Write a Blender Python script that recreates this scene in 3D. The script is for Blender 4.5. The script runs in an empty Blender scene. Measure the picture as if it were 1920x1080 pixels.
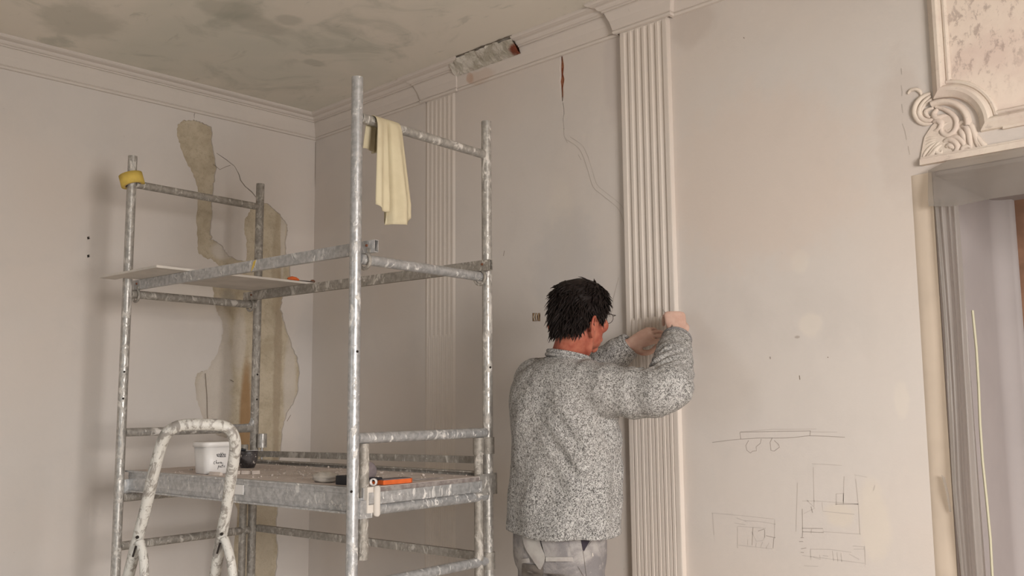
import bpy, bmesh, math, random
from mathutils import Vector, Matrix
from mathutils.bvhtree import BVHTree
random.seed(7)
S = bpy.context.scene
COL = S.collection
PI = math.pi

# ------------------------------------------------------------------ camera
F = 1760.9; PITCH = 0.121516; ROLL = -0.00848; YAW = -0.766129; SCAF_YAW = 0.0780
CAM = Vector((4.3590, -2.9474, 1.40))
_fw = Vector((math.sin(YAW)*math.cos(PITCH), math.cos(YAW)*math.cos(PITCH), math.sin(PITCH)))
_r = Vector((math.cos(YAW), -math.sin(YAW), 0)); _u = _r.cross(_fw)
_R = _r*math.cos(ROLL)+_u*math.sin(ROLL); _U = -_r*math.sin(ROLL)+_u*math.cos(ROLL)
cd = bpy.data.cameras.new('camera'); cam = bpy.data.objects.new('camera', cd); COL.objects.link(cam)
cd.sensor_width = 36; cd.lens = F/1920*36; cd.clip_start = 0.02
cam.matrix_world = Matrix(((_R.x, _U.x, -_fw.x, CAM.x), (_R.y, _U.y, -_fw.y, CAM.y), (_R.z, _U.z, -_fw.z, CAM.z), (0, 0, 0, 1)))
S.camera = cam

# ------------------------------------------------------------------ world, daylight windows, exposure
W = bpy.data.worlds.new('world'); S.world = W; W.use_nodes = True
W.node_tree.nodes['Background'].inputs[0].default_value = (0.75, 0.85, 1.0, 1)
W.node_tree.nodes['Background'].inputs[1].default_value = 0.6
S.view_settings.view_transform = 'Standard'; S.view_settings.look = 'None'
S.view_settings.gamma = 1; S.view_settings.use_curve_mapping = False
S.view_settings.exposure = -0.08

ROOM_X, ROOM_Y, CEIL = 6.3, -5.6, 3.0
def area(name, loc, rot, sx, sy, power, col):
    l = bpy.data.lights.new(name, 'AREA'); l.shape = 'RECTANGLE'; l.size = sx; l.size_y = sy; l.energy = power; l.color = col
    o = bpy.data.objects.new(name, l); COL.objects.link(o); o.location = loc; o.rotation_euler = rot; return o
# daylight through the two tall windows of the far wall; added fill behind camera
WIN = [(-2.75, -1.55, 0.75, 2.45), (-4.9, -3.7, 0.75, 2.45)]
# skylight comes in from above the horizon, so it heads downwards
def window_or_fill(loc, rot, sx, sy, power, col, spread):
    l = area('window_or_fill_light', loc, rot, sx, sy, power, col); l.data.spread = math.radians(spread)
window_or_fill((ROOM_X-0.03, -2.15, 1.6), (0, PI/2-math.radians(26), math.radians(-24)), 1.65, 1.15, 120, (1.0, 0.955, 0.92), 130)
window_or_fill((ROOM_X-0.03, -4.3, 1.5), (0, PI/2-math.radians(36), 0), 1.65, 1.15, 66, (0.88, 0.985, 1.05), 100)
window_or_fill((2.2, ROOM_Y+0.03, 1.5), (PI/2-math.radians(26), 0, 0), 1.15, 1.65, 10, (0.92, 0.98, 1.03), 120)  # general fill lamp, added behind the camera

# ------------------------------------------------------------------ helpers
def ray(x, y): return _R*((x-960)/F) - _U*((y-540)/F) + _fw
def onY(x, y, Y=0.0):            # point of the right wall's plane (or one parallel to it)
    d = ray(x, y); return CAM + d*((Y-CAM.y)/d.y)
def onX(x, y, X=0.0):            # point of the left wall's plane
    d = ray(x, y); return CAM + d*((X-CAM.x)/d.x)
def atd(x, y, D): return CAM + ray(x, y)*D

class MB:
    def __init__(s): s.v = []; s.f = []; s.sm = []
    def add(s, vs, fs, smooth=False):
        b = len(s.v); s.v += [tuple(v) for v in vs]
        for f in fs: s.f.append(tuple(b+i for i in f)); s.sm.append(smooth)
    def box(s, c, d, M=None):
        c = Vector(c); x, y, z = [q/2 for q in d]
        vs = [Vector((i*x, j*y, k*z)) for i in (-1, 1) for j in (-1, 1) for k in (-1, 1)]
        if M is not None: vs = [M @ v for v in vs]
        s.add([c+v for v in vs], [(0, 1, 3, 2), (4, 6, 7, 5), (0, 4, 5, 1), (2, 3, 7, 6), (0, 2, 6, 4), (1, 5, 7, 3)])
    def tube(s, pts, r, seg=12, flat=1.0, up=None, cap=True):
        pts = [Vector(p) for p in pts]; n = len(pts)
        rs = r if isinstance(r, (list, tuple)) else [r]*n
        vs = []; pu = Vector(up) if up is not None else None
        for i, p in enumerate(pts):
            t = (pts[min(i+1, n-1)]-pts[max(i-1, 0)]).normalized()
            if pu is None:
                pu = Vector((0, 0, 1)) if abs(t.z) < .9 else Vector((1, 0, 0))
            a = (pu - t*pu.dot(t))
            if a.length < 1e-5: a = t.orthogonal()
            a.normalize(); b = t.cross(a)
            if up is None: pu = a
            for k in range(seg):
                w = 2*PI*k/seg
                vs.append(p + a*math.cos(w)*rs[i]*flat + b*math.sin(w)*rs[i])
        fs = []
        for i in range(n-1):
            for k in range(seg):
                k2 = (k+1) % seg
                fs.append((i*seg+k, i*seg+k2, (i+1)*seg+k2, (i+1)*seg+k))
        s.add(vs, fs, True)
        if cap:
            s.add(vs[:seg], [tuple(range(seg))[::-1]]); s.add(vs[-seg:], [tuple(range(seg))])
    def loft(s, rings, cap=True, smooth=True):
        n = len(rings[0]); vs = [v for r in rings for v in r]; fs = []
        for i in range(len(rings)-1):
            for k in range(n):
                k2 = (k+1) % n
                fs.append((i*n+k, i*n+k2, (i+1)*n+k2, (i+1)*n+k))
        if cap: fs.append(tuple(range(n))[::-1]); fs.append(tuple((len(rings)-1)*n+k for k in range(n)))
        s.add(vs, fs, smooth)
    def lathe(s, prof, c=(0, 0, 0), seg=28, M=None, closed=False):
        c = Vector(c); rings = []
        for r, z in prof:
            ring = [Vector((r*math.cos(2*PI*k/seg), r*math.sin(2*PI*k/seg), z)) for k in range(seg)]
            if M is not None: ring = [M @ v for v in ring]
            rings.append([c+v for v in ring])
        if closed: rings.append(rings[0])
        s.loft(rings, cap=not closed)
    def grid(s, P, smooth=True):
        n = len(P); m = len(P[0]); vs = [p for r in P for p in r]
        s.add(vs, [(i*m+j, i*m+j+1, (i+1)*m+j+1, (i+1)*m+j) for i in range(n-1) for j in range(m-1)], smooth)
    def ball(s, c, r, seg=16, rings=10, sc=(1, 1, 1), M=None):
        c = Vector(c); out = []
        for i in range(rings+1):
            t = PI*i/rings; rr = max(math.sin(t), 1e-3)
            ring = [Vector((r*rr*math.cos(2*PI*k/seg)*sc[0], r*rr*math.sin(2*PI*k/seg)*sc[1], r*math.cos(t)*sc[2])) for k in range(seg)]
            if M is not None: ring = [M @ v for v in ring]
            out.append([c+v for v in ring])
        s.loft(out)
    def prism(s, poly, o, ax, ay, az, h):
        # polygon (2D list) in plane o + ax*u + ay*v, thickness h along az
        o, ax, ay, az = Vector(o), Vector(ax), Vector(ay), Vector(az)
        a = [o+ax*u+ay*v for u, v in poly]; b = [p+az*h for p in a]; n = len(poly)
        s.add(a+b, [tuple(range(n))[::-1], tuple(range(n, 2*n))]+[(i, (i+1) % n, n+(i+1) % n, n+i) for i in range(n)])
    def mesh(s, name):
        m = bpy.data.meshes.new(name); m.from_pydata(s.v, [], s.f)
        m.polygons.foreach_set('use_smooth', s.sm); m.update(); return m
    def build(s, name, mat=None, parent=None, fix=True):
        m = s.mesh(name)
        if fix:
            b = bmesh.new(); b.from_mesh(m); bmesh.ops.recalc_face_normals(b, faces=b.faces); b.to_mesh(m); b.free()
        o = bpy.data.objects.new(name, m); COL.objects.link(o)
        if mat: m.materials.append(mat)
        if parent: o.parent = parent
        return o
def thing(name, label, cat, loc=(0, 0, 0), rotz=0, group=None):
    o = bpy.data.objects.new(name, None); COL.objects.link(o); o.location = loc; o.rotation_euler = (0, 0, rotz)
    o.empty_display_size = .05
    return tag(o, label, cat, group)
def tag(o, label, cat, group=None):
    o['label'] = label; o['category'] = cat
    if group: o['group'] = group
    return o
def struct(o): o['kind'] = 'structure'; return o
def mod_apply(o):
    dg = bpy.context.evaluated_depsgraph_get(); dg.update()
    m = bpy.data.meshes.new_from_object(o.evaluated_get(dg)); old = o.data; o.modifiers.clear(); o.data = m
    return o
def remesh(o, vox, smooth=4, fac=.5):
    mats = list(o.data.materials)
    r = o.modifiers.new('r', 'REMESH'); r.mode = 'VOXEL'; r.voxel_size = vox; r.use_smooth_shade = True
    if smooth:
        q = o.modifiers.new('s', 'SMOOTH'); q.iterations = smooth; q.factor = fac
    mod_apply(o)
    if not o.data.materials:
        for m in mats: o.data.materials.append(m)
    o.data.polygons.foreach_set('use_smooth', [True]*len(o.data.polygons))
    return o
def lerp(a, b, t): return a+(b-a)*t
def catmull(pts, n=6):
    pts = [Vector(p) for p in pts]; out = []
    for i in range(len(pts)-1):
        p0 = pts[max(i-1, 0)]; p1 = pts[i]; p2 = pts[i+1]; p3 = pts[min(i+2, len(pts)-1)]
        for k in range(n):
            t = k/n
            out.append(.5*((2*p1)+(-p0+p2)*t+(2*p0-5*p1+4*p2-p3)*t*t+(-p0+3*p1-3*p2+p3)*t**3))
    out.append(pts[-1]); return out
def hnoise(x, y, z=0.0):
    from mathutils import noise
    return noise.noise(Vector((x, y, z)))

# ------------------------------------------------------------------ materials
def srgb(r, g, b):
    return tuple(((c/255)/12.92 if c/255 <= .04045 else ((c/255+.055)/1.055)**2.4) for c in (r, g, b))+(1,)
class MT:
    def __init__(s, name, rough=.9, metal=0.0, spec=.3):
        s.m = bpy.data.materials.new(name); s.m.use_nodes = True; s.nt = s.m.node_tree; s.n = s.nt.nodes
        s.b = s.n['Principled BSDF']; s.b.inputs['Roughness'].default_value = rough; s.b.inputs['Metallic'].default_value = metal
        s.b.inputs['Specular IOR Level'].default_value = spec
        g = s.n.new('ShaderNodeNewGeometry'); s.pos = g.outputs['Position']
        t = s.n.new('ShaderNodeTexCoord'); s.obj = t.outputs['Object']
        s.col = None
    def L(s, a, b): s.nt.links.new(a, b)
    def noise(s, scale, detail=4, rough=.55, dist=0.0, vec=None, stretch=None):
        v = vec or s.obj
        if stretch:
            mp = s.n.new('ShaderNodeMapping'); mp.inputs['Scale'].default_value = stretch; s.L(v, mp.inputs[0]); v = mp.outputs[0]
        t = s.n.new('ShaderNodeTexNoise'); t.inputs['Scale'].default_value = scale; t.inputs['Detail'].default_value = detail
        t.inputs['Roughness'].default_value = rough; t.inputs['Distortion'].default_value = dist; s.L(v, t.inputs['Vector'])
        return t.outputs[0]
    def ramp(s, fac, a, b):        # maps a..b to 0..1
        r = s.n.new('ShaderNodeMapRange'); r.inputs[1].default_value = a; r.inputs[2].default_value = b; r.interpolation_type = 'SMOOTHSTEP'
        s.L(fac, r.inputs[0]); return r.outputs[0]
    def mul(s, a, b):
        m = s.n.new('ShaderNodeMath'); m.operation = 'MULTIPLY'
        for i, q in enumerate((a, b)):
            if isinstance(q, (int, float)): m.inputs[i].default_value = q
            else: s.L(q, m.inputs[i])
        return m.outputs[0]
    def addn(s, a, b):
        m = s.n.new('ShaderNodeMath'); m.operation = 'ADD'
        for i, q in enumerate((a, b)):
            if isinstance(q, (int, float)): m.inputs[i].default_value = q
            else: s.L(q, m.inputs[i])
        return m.outputs[0]
    def mix(s, fac, a, b):
        m = s.n.new('ShaderNodeMix'); m.data_type = 'RGBA'
        if isinstance(fac, (int, float)): m.inputs[0].default_value = fac
        else: s.L(fac, m.inputs[0])
        for i, q in ((6, a), (7, b)):
            if isinstance(q, tuple): m.inputs[i].default_value = q
            else: s.L(q, m.inputs[i])
        return m.outputs[2]
    def blob(s, c, r, nz=None, nscale=12, soft=.45):
        # factor 1 near c, falling to 0 at radius r (x, y, z radii), with a ragged rim
        a = s.n.new('ShaderNodeVectorMath'); a.operation = 'SUBTRACT'; s.L(s.pos, a.inputs[0]); a.inputs[1].default_value = tuple(c)
        d = s.n.new('ShaderNodeVectorMath'); d.operation = 'DIVIDE'; s.L(a.outputs[0], d.inputs[0]); d.inputs[1].default_value = tuple(r)
        l = s.n.new('ShaderNodeVectorMath'); l.operation = 'LENGTH'; s.L(d.outputs[0], l.inputs[0])
        o = l.outputs['Value']
        if nz:
            o = s.addn(o, s.mul(s.addn(s.noise(nscale, 5, .6, vec=s.pos), -.5), nz))
        return s.ramp(o, 1.0, 1-soft)
    def color(s, c):
        if isinstance(c, tuple): s.b.inputs['Base Color'].default_value = c
        else: s.L(c, s.b.inputs['Base Color'])
        return s
    def bump(s, h, strength=.3, dist=.002):
        b = s.n.new('ShaderNodeBump'); b.inputs['Strength'].default_value = strength; b.inputs['Distance'].default_value = dist
        s.L(h, b.inputs['Height']); s.L(b.outputs[0], s.b.inputs['Normal']); return s
def simple(name, col, rough=.7, metal=0, spec=.3, var=.0, scale=30, bump=0, dark=None):
    t = MT(name, rough, metal, spec)
    if var or dark:
        d = dark or tuple(c*(1-var) for c in col[:3])+(1,)
        t.color(t.mix(t.ramp(t.noise(scale, 5), .35, .65), d, col))
    else: t.color(col)
    if bump: t.bump(t.noise(scale*3, 4), .4, bump)
    return t.m

WALLC = (0.600, 0.552, 0.512, 1)
def wall_mat(name, base, blobs, warm=(0.60, 0.53, 0.475, 1)):
    t = MT(name, .92, 0, .18)
    n1 = t.ramp(t.noise(.9, 4, .5, vec=t.pos), .35, .7)
    c = t.mix(n1, base, warm)
    n2 = t.ramp(t.noise(3.2, 6, .6, .6, vec=t.pos), .45, .75)
    c = t.mix(t.mul(n2, .5), c, tuple(q*.91 for q in base[:3])+(1,))
    n3 = t.ramp(t.noise(45, 3, .6, vec=t.pos), .70, .78)
    c = t.mix(t.mul(n3, .25), c, (.33, .29, .25, 1))
    for (cc, rr, col, k, nz) in blobs:
        c = t.mix(t.mul(t.blob(cc, rr, nz), k), c, col)
    t.color(c)
    h = t.addn(t.noise(7, 5, .6, vec=t.pos), t.mul(t.noise(160, 3, .6, vec=t.pos), .12))
    t.bump(h, .35, .006)
    return t.m
def rb(px, py, rx, rz, col, k, nz=.8):    # a stain on the right wall, centred where the photo shows it
    p = onY(px, py); return ((p.x, 0, p.z), (rx, .2, rz), col, k, nz)
def lb(px, py, ry, rz, col, k, nz=.8):
    p = onX(px, py); return ((0, p.y, p.z), (.2, ry, rz), col, k, nz)
FILL = (0.66, 0.60, 0.53, 1); GREYP = (.50, .475, .46, 1)
M_wallR = wall_mat('wall_plaster_right', WALLC, [
    rb(1520, 608, .05, .055, FILL, .6), rb(1500, 490, .045, .05, FILL, .5), rb(1690, 750, .03, .07, FILL, .5),
    rb(1575, 965, .06, .05, (.64, .57, .48, 1), .6), rb(1050, 420, .10, .25, FILL, .35), rb(1060, 500, .22, .3, GREYP, .5),
    rb(1495, 632, .012, .006, (.35, .30, .26, 1), .7), rb(1150, 140, .06, .25, (.52, .46, .43, 1), .5),
    rb(1300, 40, .12, .12, (.50, .43, .38, 1), .5), rb(1420, 330, .5, .4, (.62, .52, .45, 1), .5), rb(1690, 240, .10, .30, (.54, .47, .42, 1), .55),
    rb(1640, 980, .06, .16, (.66, .59, .50, 1), .5)])
M_wallL = wall_mat('wall_plaster_left', WALLC, [
    lb(380, 560, .25, .12, FILL, .4), lb(580, 700, .12, .6, GREYP, .35)])
M_cornice = wall_mat('cornice_plaster', (.58, .525, .475, 1), [
    (onY(905, 145)+Vector((0, 0, 0)), (.11, .2, .035), (.52, .39, .31, 1), .45, 1.3), (onY(885, 148), (.03, .2, .03), (.45, .27, .18, 1), .55, 1.2)])
t = MT('ceiling_paint', .95, 0, .15)
c = t.mix(t.ramp(t.noise(1.1, 4, .55, .5, vec=t.pos), .4, .65), (.71, .65, .57, 1), (.61, .585, .51, 1))
c = t.mix(t.mul(t.ramp(t.noise(2.6, 6, .6, 1.2, vec=t.pos), .52, .72), .7), c, (.45, .44, .375, 1))
c = t.mix(t.mul(t.ramp(t.noise(5, 4, .6, 1.0, vec=t.pos, stretch=(1, 2.5, 1)), .60, .75), .45), c, (.38, .37, .32, 1))
c = t.mix(t.mul(t.ramp(t.noise(1.7, 3, .5, .3, vec=t.pos, stretch=(1.3, 1, 1)), .55, .7), .5), c, (.66, .61, .53, 1))
for (q, rx, ry) in (((430, 18), .12, .16), ((480, 45), .1, .2), ((540, 38), .07, .07), ((150, 40), .25, .2), ((590, 118), .05, .07)):
    d = ray(*q); p = CAM+d*((3.0-CAM.z)/d.z)
    c = t.mix(t.mul(t.blob((p.x, p.y, 3.0), (rx, ry, .3), 1.0, 6), .45), c, (.38, .37, .31, 1))
t.color(c); t.bump(t.noise(6, 5, .6, vec=t.pos), .3, .006); M_ceil = t.m

t = MT('bare_lime_render', .97, 0, .1)
c = t.mix(t.ramp(t.noise(9, 6, .65, .4, vec=t.pos), .38, .66), (.53, .455, .345, 1), (.43, .36, .26, 1))
c = t.mix(t.mul(t.ramp(t.noise(60, 3, .7, vec=t.pos), .5, .7), .4), c, (.33, .27, .19, 1))
LB2 = [lb(461, 800, .042, .42, (.30, .175, .08, 1), .85, .35), lb(522, 700, .03, .75, (.34, .27, .19, 1), .7, .7), lb(520, 500, .035, .35, (.36, .29, .20, 1), .6, .7),
       lb(410, 700, .10, .45, (.58, .52, .455, 1), .95, .5), lb(420, 470, .09, .055, (.58, .52, .455, 1), .95, .4), lb(450, 640, .05, .2, (.58, .52, .455, 1), .6, .5),
       lb(545, 720, .05, .30, (.58, .52, .455, 1), .8, .4), lb(533, 420, .02, .35, (.58, .52, .455, 1), .7, .4), lb(400, 760, .14, .35, (.58, .52, .455, 1), .9, .4),
       lb(430, 560, .05, .06, (.42, .38, .32, 1), .6, .5), lb(500, 1000, .06, .35, (.46, .39, .30, 1), .6, .6)]
for (cc, rr, col, k, nz) in LB2: c = t.mix(t.mul(t.blob(cc, rr, nz), k), c, col)
t.color(c); t.bump(t.addn(t.noise(30, 6, .7, vec=t.pos), t.noise(9, 4, .6, vec=t.pos)), .8, .008); M_render = t.m

t = MT('rubble_masonry', .97, 0, .1)
c = t.mix(t.ramp(t.noise(14, 5, .6, .5, vec=t.pos), .4, .62), (.42, .38, .31, 1), (.62, .57, .50, 1))
p = onY(972, 84, -.07)
c = t.mix(t.blob((p.x, 0, p.z-.01), (.085, .3, .034), .8, 20), c, (.20, .06, .035, 1))
p = onY(880, 112)
c = t.mix(t.mul(t.blob((p.x, 0, p.z), (.025, .3, .03), .8, 20), .8), c, (.28, .12, .07, 1))
t.color(c); t.bump(t.noise(60, 5, .7, vec=t.pos), .9, .01); M_rubble = t.m
t = MT('brick_core', .97, 0, .1)
t.color(t.mix(t.ramp(t.noise(40, 4), .4, .6), (.30, .095, .05, 1), (.42, .19, .11, 1))); t.bump(t.noise(80, 4), .8, .006); M_brick = t.m
M_dark = simple('dark_void', (.02, .015, .012, 1), .95)

def galv(name, base, splash, amount, rough=.42, metal=.55):
    t = MT(name, rough, metal, .5)
    c = t.mix(t.ramp(t.noise(55, 5, .6), .35, .65), tuple(q*.72 for q in base[:3])+(1,), base)
    f1 = t.ramp(t.noise(17, 6, .7, 1.5, stretch=(1, 1, .55)), 1-amount-.08, 1-amount+.03)
    c = t.mix(f1, c, splash)
    f2 = t.ramp(t.noise(48, 4, .75, .8, stretch=(1, 1, .4)), .60, .64)
    c = t.mix(t.mul(f2, .8), c, splash); t.color(c)
    m = t.n.new('ShaderNodeMath'); m.operation = 'MAXIMUM'; t.L(f1, m.inputs[0]); t.L(f2, m.inputs[1])
    r = t.n.new('ShaderNodeMapRange'); t.L(m.outputs[0], r.inputs[0]); r.inputs[3].default_value = rough; r.inputs[4].default_value = .85
    t.L(r.outputs[0], t.b.inputs['Roughness'])
    r = t.n.new('ShaderNodeMapRange'); t.L(m.outputs[0], r.inputs[0]); r.inputs[3].default_value = metal; r.inputs[4].default_value = 0
    t.L(r.outputs[0], t.b.inputs['Metallic'])
    t.bump(t.addn(m.outputs[0], t.mul(t.noise(90, 4), .5)), .5, .0015); return t.m
M_galv = galv('galvanised_splashed', (.46, .435, .40, 1), (.60, .56, .51, 1), .40, .36, .5)
M_galvD = galv('galvanised_dull', (.34, .31, .27, 1), (.50, .46, .41, 1), .40, .6, .35)
M_galvB = galv('galvanised_bright', (.50, .495, .49, 1), (.66, .63, .59, 1), .37, .38, .5)
t = MT('ladder_paint', .5, 0, .5)
c = t.mix(t.ramp(t.noise(26, 6, .7, 1.2, stretch=(1, 1, .5)), .50, .6), (.50, .475, .43, 1), (.24, .215, .19, 1))
c = t.mix(t.mul(t.ramp(t.noise(60, 4, .7), .56, .62), .8), c, (.22, .195, .165, 1)); t.color(c); t.bump(t.noise(35, 6, .7), .8, .003); M_ladder = t.m
M_deck = None
t = MT('dusty_plywood', .95, 0, .1)
c = t.mix(t.ramp(t.noise(12, 6, .6), .35, .65), (.58, .50, .46, 1), (.68, .61, .565, 1)); t.color(c); t.bump(t.noise(60, 5, .7), .6, .003); M_deck = t.m
M_plyedge = simple('plywood_edge', (.17, .14, .13, 1), .9, dark=(.27, .24, .22, 1), scale=45)
M_board = simple('white_board', (.60, .55, .495, 1), .9, var=.12, scale=9, bump=.001)
M_white = simple('white_tub_plastic', (.70, .67, .64, 1), .45, 0, .5, var=.05, scale=8)
M_black = simple('black_rubber', (.018, .014, .014, 1), .4, 0, .5, dark=(.10, .09, .09, 1), scale=35, bump=.002)
M_blackp = simple('black_plastic', (.012, .012, .016, 1), .5, 0, .4)
M_ink = simple('black_marker', (.02, .015, .02, 1), .6)
M_tape = simple('yellow_masking_tape', (.62, .44, .10, 1), .75, var=.08, scale=60)
M_tapecore = simple('cardboard_core', (.38, .27, .16, 1), .9)
M_orange = simple('orange_plastic', (.65, .13, .03, 1), .5, var=.15, scale=30)
M_mauve = simple('mauve_sponge', (.20, .165, .165, 1), .95, var=.2, scale=60, bump=.002)
M_chip = simple('plaster_chip', (.58, .50, .44, 1), .95, var=.2, scale=50, bump=.002)
M_steel = simple('dull_steel', (.40, .38, .36, 1), .4, .8)
M_rust = simple('rust', (.22, .09, .05, 1), .9, var=.3)
t = MT('yellow_cloth', .95, 0, .1)
c = t.mix(t.ramp(t.noise(6, 4, .6), .4, .7), (.60, .53, .37, 1), (.53, .455, .31, 1)); t.color(c)
t.bump(t.noise(300, 2), .3, .001); M_cloth = t.m
t = MT('pencil', .8); t.color((.36, .315, .28, 1)); M_pencil = t.m
t = MT('pencil_faint', .8); t.color((.50, .45, .41, 1)); M_pencil2 = t.m
t = MT('crack_shadow', .95); t.color((.22, .18, .14, 1)); M_crack = t.m
t = MT('filled_crack', .95); t.color((.45, .40, .355, 1)); M_faint = t.m
t = MT('mottled_panel', .93, 0, .15)
c = t.mix(t.ramp(t.noise(4, 5, .6, vec=t.pos), .4, .65), (.74, .63, .54, 1), (.67, .54, .47, 1))
p1 = onY(1845, 110)
st = t.mul(t.ramp(t.noise(40, 6, .72, .3, vec=t.pos, stretch=(1, 1, .6)), .50, .62), t.blob((p1.x, 0, p1.z+.07), (.19, .4, .22), .6, 8, .6))
c = t.mix(t.mul(st, .62), c, (.33, .25, .22, 1)); t.color(c); t.bump(t.noise(20, 5, .6, vec=t.pos), .4, .005); M_panel = t.m
t = MT('panel_stucco', .92, 0, .18)
c = t.mix(t.ramp(t.noise(9, 5, .6, vec=t.pos), .4, .65), (.66, .575, .49, 1), (.61, .51, .44, 1))
c = t.mix(t.mul(t.ramp(t.noise(38, 5, .7, vec=t.pos), .58, .68), .45), c, (.40, .33, .28, 1)); t.color(c)
t.bump(t.noise(50, 5, .6, vec=t.pos), .4, .004); M_stucco = t.m
M_tan = simple('tan_strip', (.55, .46, .37, 1), .85, var=.07, scale=8)  # tan tone of the narrow strip left of the doorway
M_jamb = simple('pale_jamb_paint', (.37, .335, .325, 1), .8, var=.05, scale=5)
M_wood = simple('brown_door_wood', (.27, .15, .095, 1), .5, var=.3, scale=12)
M_floor = simple('dusty_floor_boards', (.66, .58, .49, 1), .5, var=.3, scale=4)
t = MT('masking_film', .35, 0, .5)
t.b.inputs['Base Color'].default_value = (.38, .355, .325, 1)
tr = t.n.new('ShaderNodeBsdfTransparent'); tr.inputs[0].default_value = (.90, .87, .83, 1)
tl = t.n.new('ShaderNodeBsdfTranslucent'); tl.inputs[0].default_value = (.48, .45, .41, 1)
m1 = t.n.new('ShaderNodeMixShader'); m1.inputs[0].default_value = .45
m2 = t.n.new('ShaderNodeMixShader'); m2.inputs[0].default_value = .42
t.L(t.b.outputs[0], m1.inputs[1]); t.L(tl.outputs[0], m1.inputs[2]); t.L(m1.outputs[0], m2.inputs[1]); t.L(tr.outputs[0], m2.inputs[2])
t.L(m2.outputs[0], t.n['Material Output'].inputs[0]); t.bump(t.noise(14, 4, .6), .3, .01); M_film = t.m

# ------------------------------------------------------------------ room shell
def crack_poly(pts, widths, jit=.25):
    """closed outline (2D) of a ragged crack along pts with given widths"""
    L, R = [], []
    n = len(pts)
    for i in range(n):
        a = Vector(pts[max(i-1, 0)]); b = Vector(pts[min(i+1, n-1)]); t = (b-a).normalized(); nn = Vector((-t.y, t.x)); w = widths[i]/2
        p = Vector(pts[i])
        L.append(p+nn*w*(1+random.uniform(-jit, jit))); R.append(p-nn*w*(1+random.uniform(-jit, jit)))
    return L+R[::-1]
def rag(poly, sub=3, amp=.004):
    out = []
    for i in range(len(poly)):
        a = Vector(poly[i]); b = Vector(poly[(i+1) % len(poly)])
        for k in range(sub): out.append(a.lerp(b, k/sub)+Vector((random.uniform(-amp, amp), random.uniform(-amp, amp))))
    return out
def skin(name, outer, holes, thick, M, mat):
    cu = bpy.data.curves.new(name, 'CURVE'); cu.dimensions = '2D'; cu.fill_mode = 'BOTH'; cu.extrude = thick/2
    for poly in [outer]+holes:
        sp = cu.splines.new('POLY'); sp.points.add(len(poly)-1)
        for i, p in enumerate(poly): sp.points[i].co = (p[0], p[1], 0, 1)
        sp.use_cyclic_u = True
    o = bpy.data.objects.new(name, cu); COL.objects.link(o)
    dg = bpy.context.evaluated_depsgraph_get(); me = bpy.data.meshes.new_from_object(o.evaluated_get(dg))
    bpy.data.objects.remove(o)
    me.transform(M); me.materials.clear(); me.materials.append(mat)
    o = bpy.data.objects.new(name, me); COL.objects.link(o); return struct(o)
TH = .012
# right wall: plane coords (x, z), front face at y = 0
def R2(px, py): p = onY(px, py); return (p.x, p.z)
def L2(px, py): p = onX(px, py); return (p.y, p.z)
MR = Matrix(((1, 0, 0, 0), (0, 0, -1, TH/2), (0, 1, 0, 0), (0, 0, 0, 1)))
ML = Matrix(((0, 0, 1, -TH/2), (1, 0, 0, 0), (0, 1, 0, 0), (0, 0, 0, 1)))
DX0, DX1, DZ = 3.33, 4.55, 2.10
gash = [(1051.5, 96), (1052, 110), (1053, 125), (1053.5, 140), (1054, 150), (1053, 165), (1054, 178), (1054.5, 190)]
gashw = [.008, .018, .026, .022, .038, .024, .015, .005]
thin = [(1055, 192), (1057, 205), (1057, 214), (1055.5, 222), (1056, 232), (1058, 243)]
holesR = [crack_poly([R2(*q) for q in gash], gashw, .35), crack_poly([R2(*q) for q in thin], [.003, .004, .004, .003, .003, .0015], .3),
          rag([R2(998, 587), R2(1013, 586), R2(1013, 602), R2(998, 603)], 3, .002)]
outerR = [(-.02, -.0), (DX0, 0), (DX0, DZ), (DX1, DZ), (DX1, 0), (ROOM_X, 0), (ROOM_X, CEIL), (-.02, CEIL)]
wallR = skin('wall_right', outerR, holesR, TH, MR, M_wallR)
patch1 = [(333, 236), (337, 230), (345, 226), (365, 225), (375, 229), (388, 233), (397, 239), (398, 262), (402, 283), (406, 315), (402, 345), (398, 380), (398, 400), (396, 440), (398, 449), (405, 453), (418, 462), (424, 474), (440, 486), (462, 490), (463, 470), (462, 448), (457, 430), (459, 412), (470, 392), (484, 378),
          (505, 383), (518, 395), (530, 408), (539, 422), (540, 436), (537, 446), (536, 470), (543, 495), (546, 530), (530, 560), (527, 580), (533, 600), (540, 622), (548, 650), (558, 672), (562, 700), (559, 735), (549, 758), (538, 775), (531, 800), (527, 840), (523, 880), (524, 930), (519, 985), (521, 1030), (517, 1085),
          (440, 1085), (438, 1020), (446, 960), (430, 920), (436, 880), (428, 850), (437, 822), (412, 818), (384, 800), (378, 775), (369, 748), (365, 712), (370, 700), (389, 692), (396, 680), (409, 662), (414, 640), (419, 615), (414, 598), (405, 580), (401, 560), (399, 535), (402, 510), (410, 497), (400, 488), (384, 483), (371, 474), (371, 462), (369, 440), (369, 380), (371, 350), (362, 325), (348, 300), (338, 275), (332, 252)]
p1 = rag([L2(*q) for q in patch1], 5, .0042)
def Lc(pts, w): return crack_poly([L2(*q) for q in pts], w, .3)
holesL = [p1, Lc([(364.5, 222), (364, 216), (367, 208), (366, 198), (368, 190), (367, 182)], [.001, .003, .002, .002, .003, .001]),
          Lc([(406, 287), (425, 300), (440, 312), (448, 327), (451, 338), (460, 350), (472, 360), (482, 372)], [.002, .003, .003, .004, .005, .005, .006, .004]),
          rag([L2(163, 444), L2(168, 443), L2(169, 448), L2(164, 449)], 2, .001), rag([L2(163, 478), L2(168, 477), L2(169, 482), L2(164, 483)], 2, .001)]
outerL = [(ROOM_Y, 0), (.0, 0), (.0, CEIL), (ROOM_Y, CEIL)]
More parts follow.
